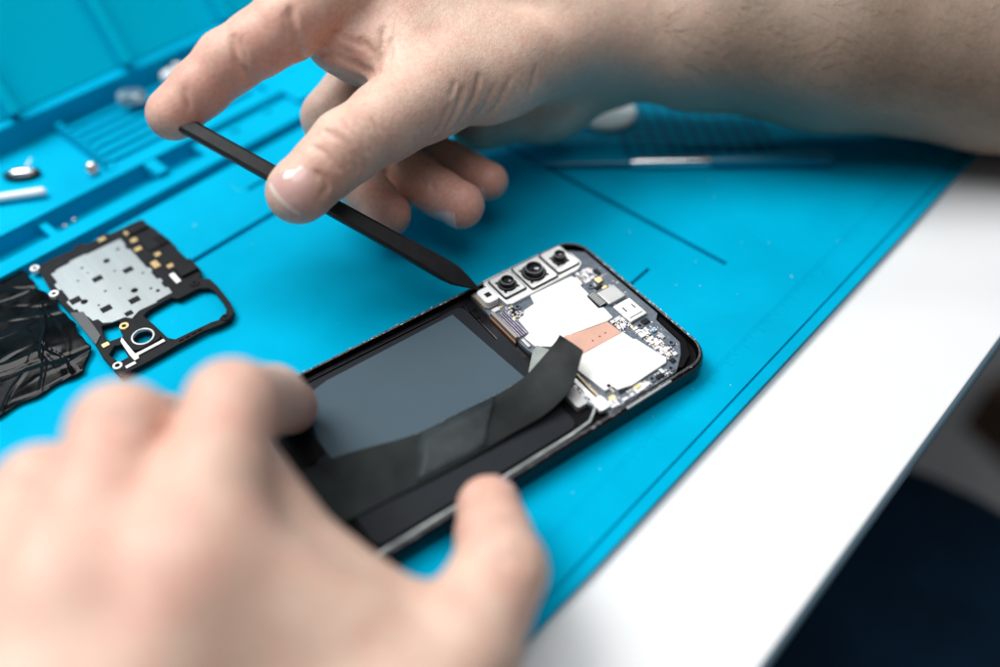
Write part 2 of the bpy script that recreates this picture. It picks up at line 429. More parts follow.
# battery
bt = obj('battery', PR([rrect(A(5.0, 0)[0], A(66, 0)[0], A(0, 121)[1], A(0, 52.0)[1], 3)], 5.35, 6.6), M_battrim, ph, bevel=0.5)
obj('battery_label', PR([AL([(6.8, 57.0), (44.5, 53.8), (46.5, 57), (45.5, 66), (43.8, 84), (41.5, 100), (37.5, 117), (26, 117), (20, 115.6), (14, 114.6), (10.5, 112.6), (8.4, 109), (7.4, 104)])], 6.55, 6.85), M_batt, bt, bevel=0.15)
bm = bmesh.new(); prism(bm, [AL([(10, 114.5), (16, 115.8), (24, 117.2), (31, 117), (33, 127), (12, 127)])], 6.0, 7.2)
obj('foam_pad', bm, M_blacksoft, ph, bevel=0.6)
bm = bmesh.new(); strip(bm, AL([(4.0, 60), (3.9, 100), (4.0, 130)]), 1.4, 5.5, 7.0)
obj('side_rail', bm, M_gloss, ph, bevel=0.3)
# dark trough with flex at the top of the battery
bm = bmesh.new(); abox(bm, 12, 50, 47.6, 51.5, 5.3, 6.3)
obj('flex_bridge', bm, M_gloss, ph, bevel=0.4)
bm = bmesh.new(); abox(bm, 24, 44, 49.5, 53.0, 6.3, 6.75)
obj('flex_tab', bm, M_battrim, ph, bevel=0.2)
bm = bmesh.new(); abox(bm, 5, 9, 49, 52, 5.4, 7.0); abox(bm, 9, 13, 50, 51.6, 5.4, 6.9)
obj('clip', bm, M_gloss, ph, bevel=0.3)
# circuit board
bm = PR([AL([(2.4, 9.5), (9, 2.4), (46, 2.2), (48, 4.6), (59.5, 5.2), (64.5, 8.5), (68.0, 15), (68.4, 42), (61, 45.5), (50, 43.5), (34, 46.5), (14, 47.5), (3, 47)])], 5.4, 6.9); k0 = len(bm.faces); rg3 = random.Random(9)
for _ in range(260):
    a, b = rg3.choice(((rg3.uniform(47, 64), rg3.uniform(6, 14)), (rg3.uniform(65, 68), rg3.uniform(16, 42)), (rg3.uniform(17, 35), rg3.uniform(3, 13)), (rg3.uniform(14, 22), rg3.uniform(38, 46)), (rg3.uniform(40, 46), rg3.uniform(13, 17)), (rg3.uniform(50, 66), rg3.uniform(39.5, 44.5))))
    w_, l_ = rg3.choice(((.3, .3), (.3, .3), (.2, .7), (.7, .2), (.45, .45)))
    abox(bm, a - w_ / 2, a + w_ / 2, b - l_ / 2, b + l_ / 2, 6.88, 6.97)
bm.faces.ensure_lookup_table()
for f in bm.faces[k0:]: f.material_index = 1          # tinned pads
pcb = obj('circuit_board', bm, [M_pcb, M_silver], ph)
obj('black_foam', PR([AL([(47.5, 2.6), (60, 3.0), (65.5, 6.2), (68.2, 12), (67.2, 13.4), (63.6, 8.6), (59.5, 5.0), (48.5, 4.4)])], 5.4, 7.3), M_blacksoft, ph, bevel=0.3)
shield_pts = [(15.5, 31.6), (16.2, 14.6), (17.6, 14.2), (17.9, 13.4), (21.5, 13.8), (21.7, 15.0), (26.6, 15.3), (27.2, 16.6), (33.4, 17.0), (34, 15.4), (39.4, 15.9), (39.7, 18.4), (37.4, 31.1), (38.2, 36.8), (37.6, 40.2), (34.5, 44.2), (29.6, 44.6), (28.9, 42.2), (22.0, 41.6), (21.5, 38.9), (19.8, 37.4), (19.3, 32.8)]
obj('shield_can', PR([AL(shield_pts)], 6.9, 7.9), M_shield, pcb, bevel=0.25)
obj('shield_can', PR([AL([(46.0, 17.6), (50.5, 16.9), (50.7, 16.2), (62.6, 13.9), (64.0, 15.2), (64.6, 29.8), (63.4, 34.6), (61.6, 34.9), (61.4, 38.0), (50, 39.6), (45.9, 38.5)])], 6.9, 7.9), M_shield, pcb, bevel=0.25)
bm = bmesh.new(); abox(bm, 56.2, 61.4, 20.3, 20.45, 7.9, 7.93)
obj('seam_line', bm, M_chipgrey, pcb)
bm = bmesh.new(); prism(bm, [AL(circ(60.6, 35.9, 0.7, 12))], 7.905, 7.95)
obj('punched_hole', bm, M_chipdark, pcb)
ct = obj('copper_tape', PR([AL([(37.6, 31.1), (40.0, 18.7), (46.4, 18.2), (46.1, 28), (45.9, 39), (38.6, 41), (37.9, 36), (36.6, 33.6)])], 7.6, 8.02), M_copper, pcb, bevel=0.1)
for a, b in ((43.4, 22.6), (43.5, 25.0), (43.6, 28.0)):
    obj('tape_mark', PR([AL(circ(a, b, 0.32, 10))], 8.02, 8.06), pbr('tape_mark', (0.16, 0.05, 0.04), 0.6), ct)
cn = obj('grey_can', AB_(28.0, 34.4, 5.9, 13.1, 6.9, 8.2), M_chipgrey, pcb, bevel=0.25)
obj('press_connector', AB_(26.6, 33.4, 13.3, 16.4, 6.9, 8.0), M_chipdark, pcb, bevel=0.25)
bm = bmesh.new()
for k in range(8): abox(bm, 27.1 + k * 0.8, 27.5 + k * 0.8, 13.6, 16.1, 8.0, 8.12)
obj('connector_pins', bm, M_chipgrey, pcb)
cr = obj('card_reader', AB_(35.8, 44.6, 5.6, 12.7, 6.9, 8.1), M_silver, pcb, bevel=0.3)
bm = bmesh.new(); abox(bm, 38.4, 40.6, 6.9, 7.5, 8.1, 8.13); abox(bm, 38.0, 40.4, 10.4, 11.0, 8.1, 8.13); abox(bm, 43.0, 43.4, 6.4, 11.9, 8.1, 8.13)
obj('reader_slots', bm, M_chipdark, cr)
obj('contact_pad', AB_(21.8, 24.4, 7.0, 9.2, 6.9, 7.9), M_gold, pcb, bevel=0.3)
obj('contact_pad', AB_(18.4, 20.0, 9.4, 10.6, 6.9, 7.8), M_whiteplastic, pcb, bevel=0.4)
# camera bracket with three modules
cb = obj('camera_bracket', PR([AL([(-0.2 + 0.9, 40.6), (0.9, 17.6), (1.4, 13), (3.6, 9.2), (7.6, 7.4), (13.0, 7.4), (14.4, 8.6), (15.2, 10.6), (15.2, 38.2), (14.4, 40.2), (8, 40.8), (2.2, 41.2)])], 6.6, 8.0), M_silver, ph, bevel=0.35)
M_ringgrey = pbr('grey_ring', (0.16, 0.165, 0.18), 0.35, metal=0.4)
def cam_module(a0, a1, b0, b1, ca, cb_, r, h, label):
    m = obj('camera_module', PR([rrect(a0 - 35.5, a1 - 35.5, 76 - b1, 76 - b0, 0.6, 4)], 8.0, 8.75), M_silver, ph, bevel=0.2, label=label)
    obj('gasket', PR([rrect(a0 - 36.0, a1 - 35.0, 75.5 - b1, 76.5 - b0, 0.8, 4), rrect(a0 - 35.35, a1 - 35.65, 76.15 - b1, 75.85 - b0, 0.6, 4)], 8.0, 8.25), M_chipdark, m)
    cx, cy = A(ca, cb_)
    z = 8.75
    obj('lens_barrel', LA([(r * 1.02, z), (r * 1.04, z + 0.25), (r * 0.98, z + 0.5), (r * 0.84, z + 0.55), (r * 0.80, z + 0.35), (r * 0.74, z + 0.35), (r * 0.72, z + 0.5), (r * 0.70, z + h * 0.9), (r * 0.66, z + h), (r * 0.50, z + h), (r * 0.46, z + h - 0.12), (r * 0.40, z + h - 0.55), (0, z + h - 0.55)], cx, cy, 40), M_gloss, m, smooth=28)
    obj('lens_ring', LA([(r * 0.90, z + 0.53), (r * 0.89, z + 0.64), (r * 0.83, z + 0.62), (r * 0.82, z + 0.5)], cx, cy, 40), M_ringgrey, m, smooth=50)
    obj('lens_ring', LA([(r * 0.715, z + h - 0.25), (r * 0.70, z + h + 0.02), (r * 0.64, z + h + 0.05), (r * 0.62, z + h - 0.1)], cx, cy, 40), M_ringgrey, m, smooth=50)
    obj('lens_glass', LA([(r * 0.42, z + h - 0.50), (r * 0.30, z + h - 0.42), (r * 0.15, z + h - 0.37), (0, z + h - 0.35)], cx, cy, 32), M_glass, m, smooth=True)
    bm = bmesh.new()
    for k in range(4):
        t = math.pi / 4 + k * math.pi / 2
        lathe(bm, [(0.55, 8.74), (0.55, 8.86), (0, 8.86)], cx + 1.12 * r * math.cos(t), cy + 1.12 * r * math.sin(t), 10)
    obj('clamp_dots', bm, M_chipdark, m)
cam_module(2.6, 12.2, 31.0, 39.2, 7.6, 35.3, 3.25, 2.3, 'smallest of the three square camera modules, beside the white flash')
cam_module(2.3, 13.9, 18.7, 29.3, 8.3, 24.6, 4.2, 2.6, 'largest camera module in the middle of the row')
cam_module(2.4, 13.2, 8.9, 17.4, 8.2, 13.4, 2.75, 2.8, 'corner camera module with a tall narrow lens')
fm = obj('flash_module', PR([rrect(4.6 - 35.5, 11.4 - 35.5, 76 - 46.2, 76 - 41.0, 1.4, 6)], 6.9, 9.1), M_whiteplastic, ph, bevel=0.45, segs=3)
obj('sensor_window', AB_(7.0, 9.0, 42.5, 44.6, 9.1, 9.14), M_chipdark, fm, bevel=0.02)
obj('flash_holder', PR([rrect(3.6 - 35.5, 12.2 - 35.5, 76 - 47.0, 76 - 41.4, 1.6, 6)], 5.6, 7.6), M_taupe, ph, bevel=0.3)
bm = bmesh.new()
for k in range(6): abox(bm, 4.6 + k * 1.2, 5.2 + k * 1.2, 46.7, 47.2, 6.2, 7.7)
obj('spring_contacts', bm, M_gold, ph)
# board-to-board connector with its pale flex
bc = obj('board_connector', AB_(14.6, 28.6, 46.2, 47.4, 5.6, 8.6), M_taupe, pcb, bevel=0.15)
obj('orange_edging', AB_(14.5, 28.7, 47.42, 47.62, 5.9, 6.5), pbr('orange_edging', (0.55, 0.24, 0.08), 0.4), bc)
bm = bmesh.new()
for k in range(4): abox(bm, 16.0 + 0.2 * k, 28.2, 42.4 + k * 0.85, 42.8 + k * 0.85, 6.9, 7.35)
obj('flex_traces', bm, M_violet, pcb)
bm = bmesh.new()
for k in range(4): abox(bm, 16.0 + 0.2 * k, 28.2, 42.82 + k * 0.85, 43.2 + k * 0.85, 6.9, 7.2)
obj('flex_gaps', bm, M_chipdark, pcb)
obj('orange_edging', AB_(14.6, 28.6, 45.8, 46.15, 6.9, 7.9), pbr('amber_edging', (0.5, 0.25, 0.1), 0.4), bc)
# socket at the lower right of the board
bm = bmesh.new(); abox(bm, 50.5, 63, 40.4, 41.3, 6.9, 8.0)
obj('contact_bar', bm, pbr('tan_bar', (0.42, 0.34, 0.24), 0.35, metal=0.6), pcb, bevel=0.15)
bm = bmesh.new(); abox(bm, 50.5, 63, 41.9, 43.4, 6.9, 7.7)
obj('contact_bar', bm, M_silver, pcb, bevel=0.15)
obj('dark_gap', AB_(50.5, 63, 41.35, 41.85, 6.9, 7.05), M_chipdark, pcb)
obj('flex_plug', PR([rrect(62 - 35.5, 67 - 35.5, 76 - 44.4, 76 - 40.4, 0.8, 4)], 6.9, 8.3), M_silver, pcb, bevel=0.3)
obj('speaker_clip', PR([rrect(54 - 35.5, 61.5 - 35.5, 76 - 48.6, 76 - 44.6, 0.8, 4)], 5.3, 7.4), M_chipgrey, ph, bevel=0.5)
obj('tape_patch', PR([AL([(36.2, 46.5), (34.6, 43.5), (39, 41.2), (41.5, 45.2), (46, 49), (42, 52.5)])], 7.0, 8.1), pbr('green_grey_tape', (0.26, 0.29, 0.28), 0.4, var=0.15, vscale=200), ph, bevel=0.2)
# screw bosses
boss = None
for a, b in ((23.5, 12.0), (47.1, 11.0), (58.5, 7.9), (66.3, 15.4), (16.9, 37.9), (65.6, 42.3), (66.0, 23)):
    if boss is None:
        boss = obj('screw_boss', LA([(0.55, 6.95), (0.62, 7.45), (1.15, 7.45), (1.3, 7.3), (1.3, 6.8)], 0, 0, 20), M_pcb, pcb, smooth=40)
        hole = obj('hole', LA([(0, 6.98), (0.62, 6.98), (0.62, 6.9)], 0, 0, 16), M_chipdark, boss)
        p = A(a, b); boss.location = Vector((p[0], p[1], 0)) * S
    else:
        p = A(a, b); c = copy_part(boss, pcb, (p[0], p[1], 0)); copy_part(hole, c, (0, 0, 0))
# small components: a few kinds, then copies
def small(name, w_, l_, h, mat): w_, l_, h = w_ * 1.1, l_ * 1.1, h * 1.2; return obj(name, BX(-w_ / 2, w_ / 2, -l_ / 2, l_ / 2, 6.88, 6.9 + h), mat, pcb, bevel=0.08)
def cap(name, w_, l_, h, body, endm):
    w_, l_, h = w_ * 1.15, l_ * 1.15, h * 1.2
    bm = BX(-w_ / 2, w_ / 2, -l_ * .28, l_ * .28, 6.88, 6.9 + h)
    o = obj(name, bm, [body, endm], None)
    bm = bmesh.new(); bm.from_mesh(o.data)
    for v in bm.verts: v.co /= S
    for s_ in (-1, 1):
        k = len(bm.faces); box(bm, -w_ / 2 - .02, w_ / 2 + .02, *(sorted((s_ * l_ * .28, s_ * l_ * .5))), 6.88, 6.92 + h)
        bm.faces.ensure_lookup_table()
        for f in bm.faces[k:]: f.material_index = 1
    for v in bm.verts: v.co *= S
    bm.to_mesh(o.data); bm.free(); o.parent = pcb; return o
M_tan = pbr('tan_ceramic', (0.42, 0.33, 0.24), 0.5); M_pale = pbr('pale_ceramic', (0.72, 0.70, 0.74), 0.4, metal=0.2); M_yellow = pbr('yellow_ceramic', (0.72, 0.62, 0.30), 0.45)
M_blue = pbr('blue_coating', (0.03, 0.22, 0.42), 0.35)
kinds = [lambda: cap('capacitor', 0.6, 1.1, 0.55, M_tan, M_silver), lambda: cap('capacitor', 0.85, 1.5, 0.7, M_pale, M_silver),
         lambda: cap('resistor', 0.5, 1.0, 0.35, M_chipdark, M_silver), lambda: small('chip', 1.5, 1.9, 0.55, M_chipdark),
         lambda: small('chip', 1.2, 1.2, 0.5, M_pale), lambda: cap('capacitor', 0.5, 0.9, 0.5, M_violet, M_silver)]
protos = [None] * len(kinds)
def put(k, a, b, rz):
    x, y = A(a, b)
    if protos[k] is None:
        protos[k] = kinds[k](); protos[k].location = Vector((x, y, 0)) * S; protos[k].rotation_euler = (0, 0, rz)
    else: copy_part(protos[k], pcb, (x, y, 0), rz)
rng = random.Random(11)
def scatter(a0, a1, b0, b1, step, avoid, keep=0.85, ks=(0, 1, 2, 3, 4, 5)):
    a = a0
    while a <= a1:
        b = b0
        while b <= b1:
            p = (a + rng.uniform(-.2, .2), b + rng.uniform(-.2, .2))
            if rng.random() < keep and all((p[0] - q[0]) ** 2 + (p[1] - q[1]) ** 2 > q[2] ** 2 for q in avoid):
                put(rng.choice(ks), p[0], p[1], rng.choice((0, math.pi / 2)))
            b += step
        a += step
bosses = [(23.5, 12.0, 2), (47.1, 11.0, 2), (58.5, 7.9, 2), (66.3, 15.4, 1.9), (16.9, 37.9, 1.9), (65.6, 42.3, 2), (66, 23, 1.9)]
scatter(47.4, 63.0, 10.8, 14.4, 1.25, bosses + [(62.5, 14.6, 1.0)], 0.95, (1, 1, 4, 2, 5, 0))
scatter(40.5, 45.6, 13.7, 17.4, 1.1, bosses, 0.95, (0, 2, 5, 5, 4))
scatter(65.7, 67.4, 17, 40, 1.5, bosses, 0.85, (0, 1, 4, 5))
scatter(16.0, 21.0, 39.0, 41.8, 1.05, bosses, 0.95, (5, 5, 2, 0))
scatter(16.6, 21.2, 7.6, 12.8, 1.35, bosses + [(19.2, 10, 1.2)], 0.8, (0, 4, 5))
scatter(62.4, 64.4, 36.0, 39.4, 1.2, bosses, 0.9, (0, 1, 4))
scatter(51, 60, 8.0, 10.0, 1.5, bosses, 0.55, (2, 5, 0))
scatter(52, 61, 44.0, 45.2, 1.3, bosses, 0.8, (0, 4, 5))
for k, (a, b, w_, l_, mm) in enumerate(((19.6, 6.0, 3.0, 2.0, M_chipdark), (21.0, 11.4, 1.6, 2.4, M_pale), (25.4, 10.2, 1.2, 3.0, M_chipdark), (46.6, 8.2, 2.0, 2.6, M_chipdark), (54.5, 8.4, 2.2, 1.5, M_chipgrey), (62.6, 10.2, 1.4, 1.4, M_pale), (64.2, 12.6, 1.6, 1.6, M_chipdark),
        (66.6, 20.2, 1.4, 3.0, M_chipdark), (66.7, 26, 1.2, 2.4, M_silver), (13.8, 44.5, 1.6, 2.6, M_pale), (18.2, 40.2, 3.2, 1.8, M_chipdark), (31.5, 45.4, 4, 1.0, M_chipgrey), (46.8, 42.0, 4.0, 2.4, M_taupe), (64.6, 33.2, 1.2, 3.2, M_chipdark))):
    obj('integrated_circuit', AB_(a - w_ / 2, a + w_ / 2, b - l_ / 2, b + l_ / 2, 6.88, 7.5 + .05 * (k % 3)), mm, pcb, bevel=0.12)
for a, b, w_, l_ in ((17.2, 7.2, 1.2, 1.6), (26.6, 8.4, .9, 2.0), (45.6, 13.2, 1.4, .9), (53.2, 11.0, 1.2, .8), (60.2, 11.4, .9, 1.4), (66.2, 25.0, .8, 1.6), (66.9, 38.6, .9, 1.6), (55.0, 44.6, 1.8, .8), (20.6, 42.0, 1.4, .7), (13.6, 42.2, .9, 1.3), (41.4, 14.2, .8, 1.2)):
    obj('gold_contact', AB_(a - w_ / 2, a + w_ / 2, b - l_ / 2, b + l_ / 2, 6.88, 7.25), M_gold, pcb, bevel=0.1)
obj('yellow_block', AB_(64.6 + .4, 66.4, 27.6, 29.8, 6.9, 7.6), M_yellow, pcb, bevel=0.2)
obj('yellow_block', AB_(63.6, 65.4, 36.6, 39.0, 6.9, 7.6), M_yellow, pcb, bevel=0.2)
obj('coated_chip', AB_(50.0, 52.0, 8.2, 9.6, 6.9, 7.5), M_blue, pcb, bevel=0.15)
obj('side_chip', AB_(65.1, 66.9, 31, 35.5, 6.9, 7.4), M_pcb, pcb, bevel=0.15)
# loose ribbon cable
def catmull(P, n):
    out = []
    P = [Vector(p) for p in P]
    for i in range(len(P) - 1):
        p0, p1, p2, p3 = P[max(i - 1, 0)], P[i], P[i + 1], P[min(i + 2, len(P) - 1)]
        for k in range(n):
            t = k / n
            out.append(0.5 * ((2 * p1) + (p2 - p0) * t + (2 * p0 - 5 * p1 + 4 * p2 - p3) * t * t + (3 * p1 - p0 - 3 * p2 + p3) * t ** 3))
    out.append(P[-1]); return out
Lp = catmull([(30, 140, 7.2), (35, 113.6, 7.3), (41.1, 93, 7.4), (42.2, 78, 7.6), (43.6, 65, 8.3), (43.8, 56, 9.5), (42.4, 47.5, 11.9), (41.2, 41.5, 14.4), (40.6, 39.6, 15.6)], 6)
Rp = catmull([(54, 142, 7.2), (55, 116, 7.3), (56.6, 98, 7.4), (57.4, 84, 7.7), (58.0, 69, 8.3), (58.6, 58.5, 9.4), (57.2, 48.4, 12.0), (51.8, 40.2, 14.8), (50.2, 38.0, 15.8)], 6)
bm = bmesh.new(); top = []; bot = []
for i, (l, r) in enumerate(zip(Lp, Rp)):
    rt, rb_ = [], []
    for k in range(7):
        t = k / 6; p = l.lerp(r, t); x, y = A(p.x, p.y)
        z = p.z + 0.30 * math.sin(math.pi * t) * min(1, i / 30) + 0.07 * math.sin(i * 0.55 + k * 1.3) - 0.06
        rt.append(bm.verts.new((x, y, z + 0.06))); rb_.append(bm.verts.new((x, y, z - 0.06)))
    top.append(rt); bot.append(rb_)
n = len(top)
for i in range(n - 1):
    for k in range(6):
        bm.faces.new((top[i][k], top[i][k + 1], top[i + 1][k + 1], top[i + 1][k])); bm.faces.new((bot[i][k], bot[i + 1][k], bot[i + 1][k + 1], bot[i][k + 1]))
    for k in (0, 6): bm.faces.new((top[i][k], top[i + 1][k], bot[i + 1][k], bot[i][k]))
for i in (0, n - 1):
    for k in range(6): bm.faces.new((top[i][k], top[i][k + 1], bot[i][k + 1], bot[i][k]))
rc_ = obj('ribbon_cable', bm, M_ribbon, ph, smooth=50)
bm = bmesh.new(); rg2 = random.Random(2)
for i in range(10, n - 22):
    if rg2.random() < 0.55:
        a, b = Lp[i], Lp[i].lerp(Lp[i + 1], rg2.uniform(.3, .9)); (x0, y0), (x1, y1) = A(a.x, a.y), A(b.x, b.y)
        tube(bm, [(x0, y0, a.z + .02), (x1, y1, b.z + .02)], rg2.uniform(.08, .16), 6)
obj('worn_edge', bm, M_ringgrey, rc_)
bm = bmesh.new(); rows = []
for i in range(10, 21):
    row = []
    for k in range(6):
        tt = 0.03 + 0.93 * k / 5; ii = min(n - 2, max(0, i + 3.0 * (1 - tt) + 0.4 * math.sin(5 * tt + i))); i0 = int(ii); l = Lp[i0].lerp(Lp[i0 + 1], ii - i0); r = Rp[i0].lerp(Rp[i0 + 1], ii - i0)
        p = l.lerp(r, tt); x, y = A(p.x, p.y); row.append(bm.verts.new((x, y, p.z + 0.30 * math.sin(math.pi * tt) * min(1, ii / 30) + 0.26)))
    rows.append(row)
for a, b in zip(rows, rows[1:]):
    for k in range(5): bm.faces.new((a[k], a[k + 1], b[k + 1], b[k]))
tp = obj('tape_patch', bm, pbr('smoky_tape', (0.028, 0.034, 0.037), 0.38, spec=0.10, var=0.5, vscale=90, bump=0.15, bscale=200), rc_, smooth=True)
md = tp.modifiers.new('thick', 'SOLIDIFY'); md.thickness = 0.05 * S
bm = bmesh.new(); abox(bm, 28, 56, 138, 144, 6.0, 8.2)
obj('dock_connector', bm, M_gloss, ph, bevel=0.5)
obj('charging_board', PR([AL([(4, 128), (66, 128), (66.5, 140), (60, 148), (11, 148), (4.5, 140)])], 5.35, 6.8), M_pcb, ph, bevel=0.2)

# ------------------------------------------------------------------ removed cover plate
PO = (-163.0, 231.7)
pl = thing('cover_plate', 'black phone cover plate with silver metal shield and gold contacts on the mat', 'phone part', (PO[0], PO[1], 1.25), math.radians(41))
def P2(l): return [(x, -y) for x, y in l]
def pbox(bm, x0, x1, y0, y1, z0, z1): return box(bm, x0, x1, -y1, -y0, z0, z1)
def PB(*q): bm = bmesh.new(); pbox(bm, *q); return bm
outline = [(0.3, -0.6), (5.3, -1.6), (14, -1.2), (14.6, -2.6), (17.5, -2.6), (18, -1.0), (22.3, -0.8), (24.5, -1.8), (26.5, -1.6), (27.5, -0.8), (33.2, -0.8), (37.5, 0.6), (40.4, 3.4), (41.4, 8), (41.5, 14), (42.3, 15), (42.4, 22), (41.9, 23), (42.4, 30.5), (43.2, 33), (43.2, 39), (41.0, 42.2), (43.4, 44.5), (43.6, 49.3), (42.9, 59.5), (41.6, 64.6), (38.9, 66.8), (35.0, 66.7), (30, 65.6), (20.0, 65.6), (9, 66), (0.2, 65.6), (-0.4, 54.5), (0.4, 44), (0.4, 33), (-0.6, 24), (-0.9, 15.9), (-0.4, 8)]
hole_big = [(17.8, 46.0), (20.5, 44.8), (29, 44.2), (30.5, 46.4), (36.8, 46.4), (38.4, 46.6), (41.0, 48.6), (41.6, 51), (41.2, 57.5), (40.3, 62.0), (39.6, 62.3), (39.2, 63.4), (36.6, 63.6), (36.0, 64.2), (33.5, 63.6), (20.9, 62.8), (19.3, 60.5), (18.6, 52)]
hole_sq = [(5.2, 41.4), (10.6, 43.0), (10.6, 45.6), (9.0, 47.2), (8.6, 50.4), (4.4, 49.6), (3.6, 47)]
hole_small = [(1.6, 55.0), (4.6, 52.6), (6.6, 53.5), (5.9, 60.0), (2.6, 60.0)]
hole_cam = circ(13.2, 55.9, 3.1, 20)
body = obj('plastic_body', PR([P2(outline), P2(hole_big), P2(hole_sq), P2(hole_small), P2(hole_cam)], 0.0, 1.5), M_black, pl, bevel=0.25)
met = obj('metal_shield', PR([P2([(2.5, 6.4), (4.4, 6.4), (4.4, 5.6), (10, 5.2), (10, 4.4), (16, 4.4), (16, 4.9), (29.0, 4.8), (29.0, 9.0), (28.4, 9.4), (28.4, 12), (29.2, 12.4), (29.3, 25.5), (30.2, 26), (30.2, 28), (29.3, 28.4), (29.3, 33), (30.4, 33.4), (30.4, 35.4), (29.5, 35.8), (29.5, 38.8), (30.4, 39.2), (30.2, 42.6), (24.2, 42.8), (24.2, 43.5), (17.8, 43.2), (14.4, 45.0), (12.8, 43.0), (8.6, 42.4), (6.1, 40.6), (5.6, 38), (4.0, 37.6), (3.6, 34.4), (2.3, 34.4), (2.3, 29), (1.4, 28.6), (0.9, 23.5), (2.2, 22.8), (2.2, 16.5), (1.2, 16), (1.2, 12.5), (2.5, 12)])], 1.5, 1.8), M_brushed, pl, bevel=0.06)
for a, b, c, d in ((13.8, 19.4, 3.4, 2.6), (23.8, 22.2, 3.4, 2.6), (9.8, 35.2, 3.6, 2.8), (18.8, 37.6, 3.6, 2.8), (1.6 + 2.0, 24.6, 3.6, 3.0), (14.6, 42.2, 2.6, 2.2)):
    obj('square_window', PB(a - c / 2, a + c / 2, b - d / 2, b + d / 2, 1.8, 1.83), M_black, met)
for a, b, r in ((20.1, 12.8, 1.15), (20.9, 33.2, 1.2), (5.6, 27.2, 1.2), (13.2, 27, 0.45), (20, 19.6, 0.4), (27, 27, 0.45), (12, 10.6, 0.5), (25.8, 9.6, 0.6), (25.6, 36, 0.5), (17.6, 29, 0.4), (26.9, 38.6, 0.7), (8.6, 32, 0.4), (8.2, 16, 0.4), (12.4, 14.4, .35)):
    obj('round_hole', PR([P2(circ(a, b, r, 16))], 1.8, 1.83), M_blacksoft, met)
for a, b, c, d in ((23.8, 0.5, 2.8, 1.7), (32.6, 3.2, 2.6, 2.0), (32.4, 8.6, 2.4, 2.0), (31.4, 14.0, 2.6, 2.0), (35.4, 21.2, 2.2, 2.0), (32.4, 25.6, 2.4, 3.8), (36.0, 29.8, 2.2, 1.9), (2.6, 50.4, 2.4, 1.8)):
    obj('gold_contact', PB(a - c / 2, a + c / 2, b - d / 2, b + d / 2, 1.5, 1.85), M_gold, pl, bevel=0.15)
obj('white_sticker', PB(33.4, 35.2, 34.0, 39.6, 1.5, 2.0), M_whiteplastic, pl, bevel=0.1)
obj('speaker_block', PB(36.2, 42.9, 31.6, 38.4, 1.5, 2.7), M_black, pl, bevel=0.3)
bm = bmesh.new()
for k in range(4): pbox(bm, 38.0, 41.6, 12.5 + k * 1.6, 13.4 + k * 1.6, 1.5, 2.3)
obj('grille_bars', bm, M_black, pl, bevel=0.15)
obj('raised_cap', PR([P2(rrect(32.5, 40, 0.2, 5.6, 1.5, 4))], 1.5, 2.4), M_black, pl, bevel=0.3)
obj('raised_cap', PR([P2(rrect(33.8, 41, 7, 18, 0.8, 4))], 1.5, 1.95), M_black, pl, bevel=0.2)
obj('flex_strip', PR([P2([(-0.2, 29), (3.4, 31.5), (3.2, 45.5), (0.2, 48.5)])], 1.5, 1.9), pbr('grey_flex', (0.055, 0.058, 0.065), 0.4), pl, bevel=0.1)
obj('camera_ring', PR([P2(rrect(8.3, 17.8, 51.2, 60.4, 1.8, 6)), P2(circ(13.2, 55.9, 3.6, 24))], 1.5, 2.6), M_black, pl, bevel=0.3)
obj('ring_edge', PR([P2(circ(13.2, 55.9, 3.75, 24)), P2(circ(13.2, 55.9, 3.15, 24))], 1.6, 2.75), M_chipgrey, pl, bevel=0.1)
obj('silver_bracket', PR([P2([(6.8, 52.4), (8.0, 50.8), (8.1, 60.6), (18, 60.6), (18, 61.9), (8.6, 61.9), (8.2, 63.2), (6.6, 63.2), (6.4, 60)])], 1.5, 2.0), M_chipgrey, pl, bevel=0.1)
obj('silver_bracket', PB(3.2, 6.6, 63.3, 64.6, 1.5, 1.9), M_chipgrey, pl, bevel=0.1)
eye = None
for a, b, m in ((-0.6, -0.2, M_silver), (-0.6, 16.5, M_silver), (1.6, 61.4, M_chipgrey), (10.8, 46.6, M_gold), (38.2, 43.4, M_black), (38.2, 65.0, M_black)):
    e = obj('screw_eye', LA([(0.75, 1.2), (0.8, 1.9), (1.5, 1.9), (1.65, 1.7), (1.65, 0.4), (0.75, 0.4)], a, -b, 20), m, pl, smooth=40)
    obj('eye_hole', LA([(0, 1.75), (0.82, 1.75), (0.82, 1.6)], a, -b, 14), M_blacksoft, e)
bm = bmesh.new()
for k in range(4): pbox(bm, 21.5 + k * 2.2, 23 + k * 2.2, 63.9, 64.7, 1.5, 1.9)
obj('clip_teeth', bm, M_black, pl, bevel=0.1)

# wrinkled black film beside the plate
fm_ = bmesh.new(); NX, NY = 130, 130; g = []
rw = random.Random(21)
WR = []
for _ in range(26):
    an = rw.choice((rw.gauss(0.25, 0.25), rw.gauss(0.25, 0.25), rw.gauss(1.9, 0.5)))
    WR.append((rw.uniform(-60, 0), rw.uniform(-2, 55), math.cos(an), math.sin(an), rw.uniform(6, 20), rw.uniform(0.25, 0.8), rw.uniform(0.35, 1.1), rw.choice((1, 1, -1))))
def fold(x, y):
    z = 0.5 + 0.35 * math.sin(0.11 * x + 0.05 * y) + 0.25 * math.sin(0.17 * y - 0.06 * x + 1)
    for cx, cy, c_, s_, ln, am, wd_, sg in WR:
        al = (x - cx) * c_ + (y - cy) * s_; pe = -(x - cx) * s_ + (y - cy) * c_ + 0.5 * math.sin(al * 0.35)
        z += 0.8 * sg * am * math.exp(-(al / ln) ** 2) * max(0.0, 1 - abs(pe) / (wd_ * (2.2 if pe > 0 else 1.0)))
    return max(z, 0.05)
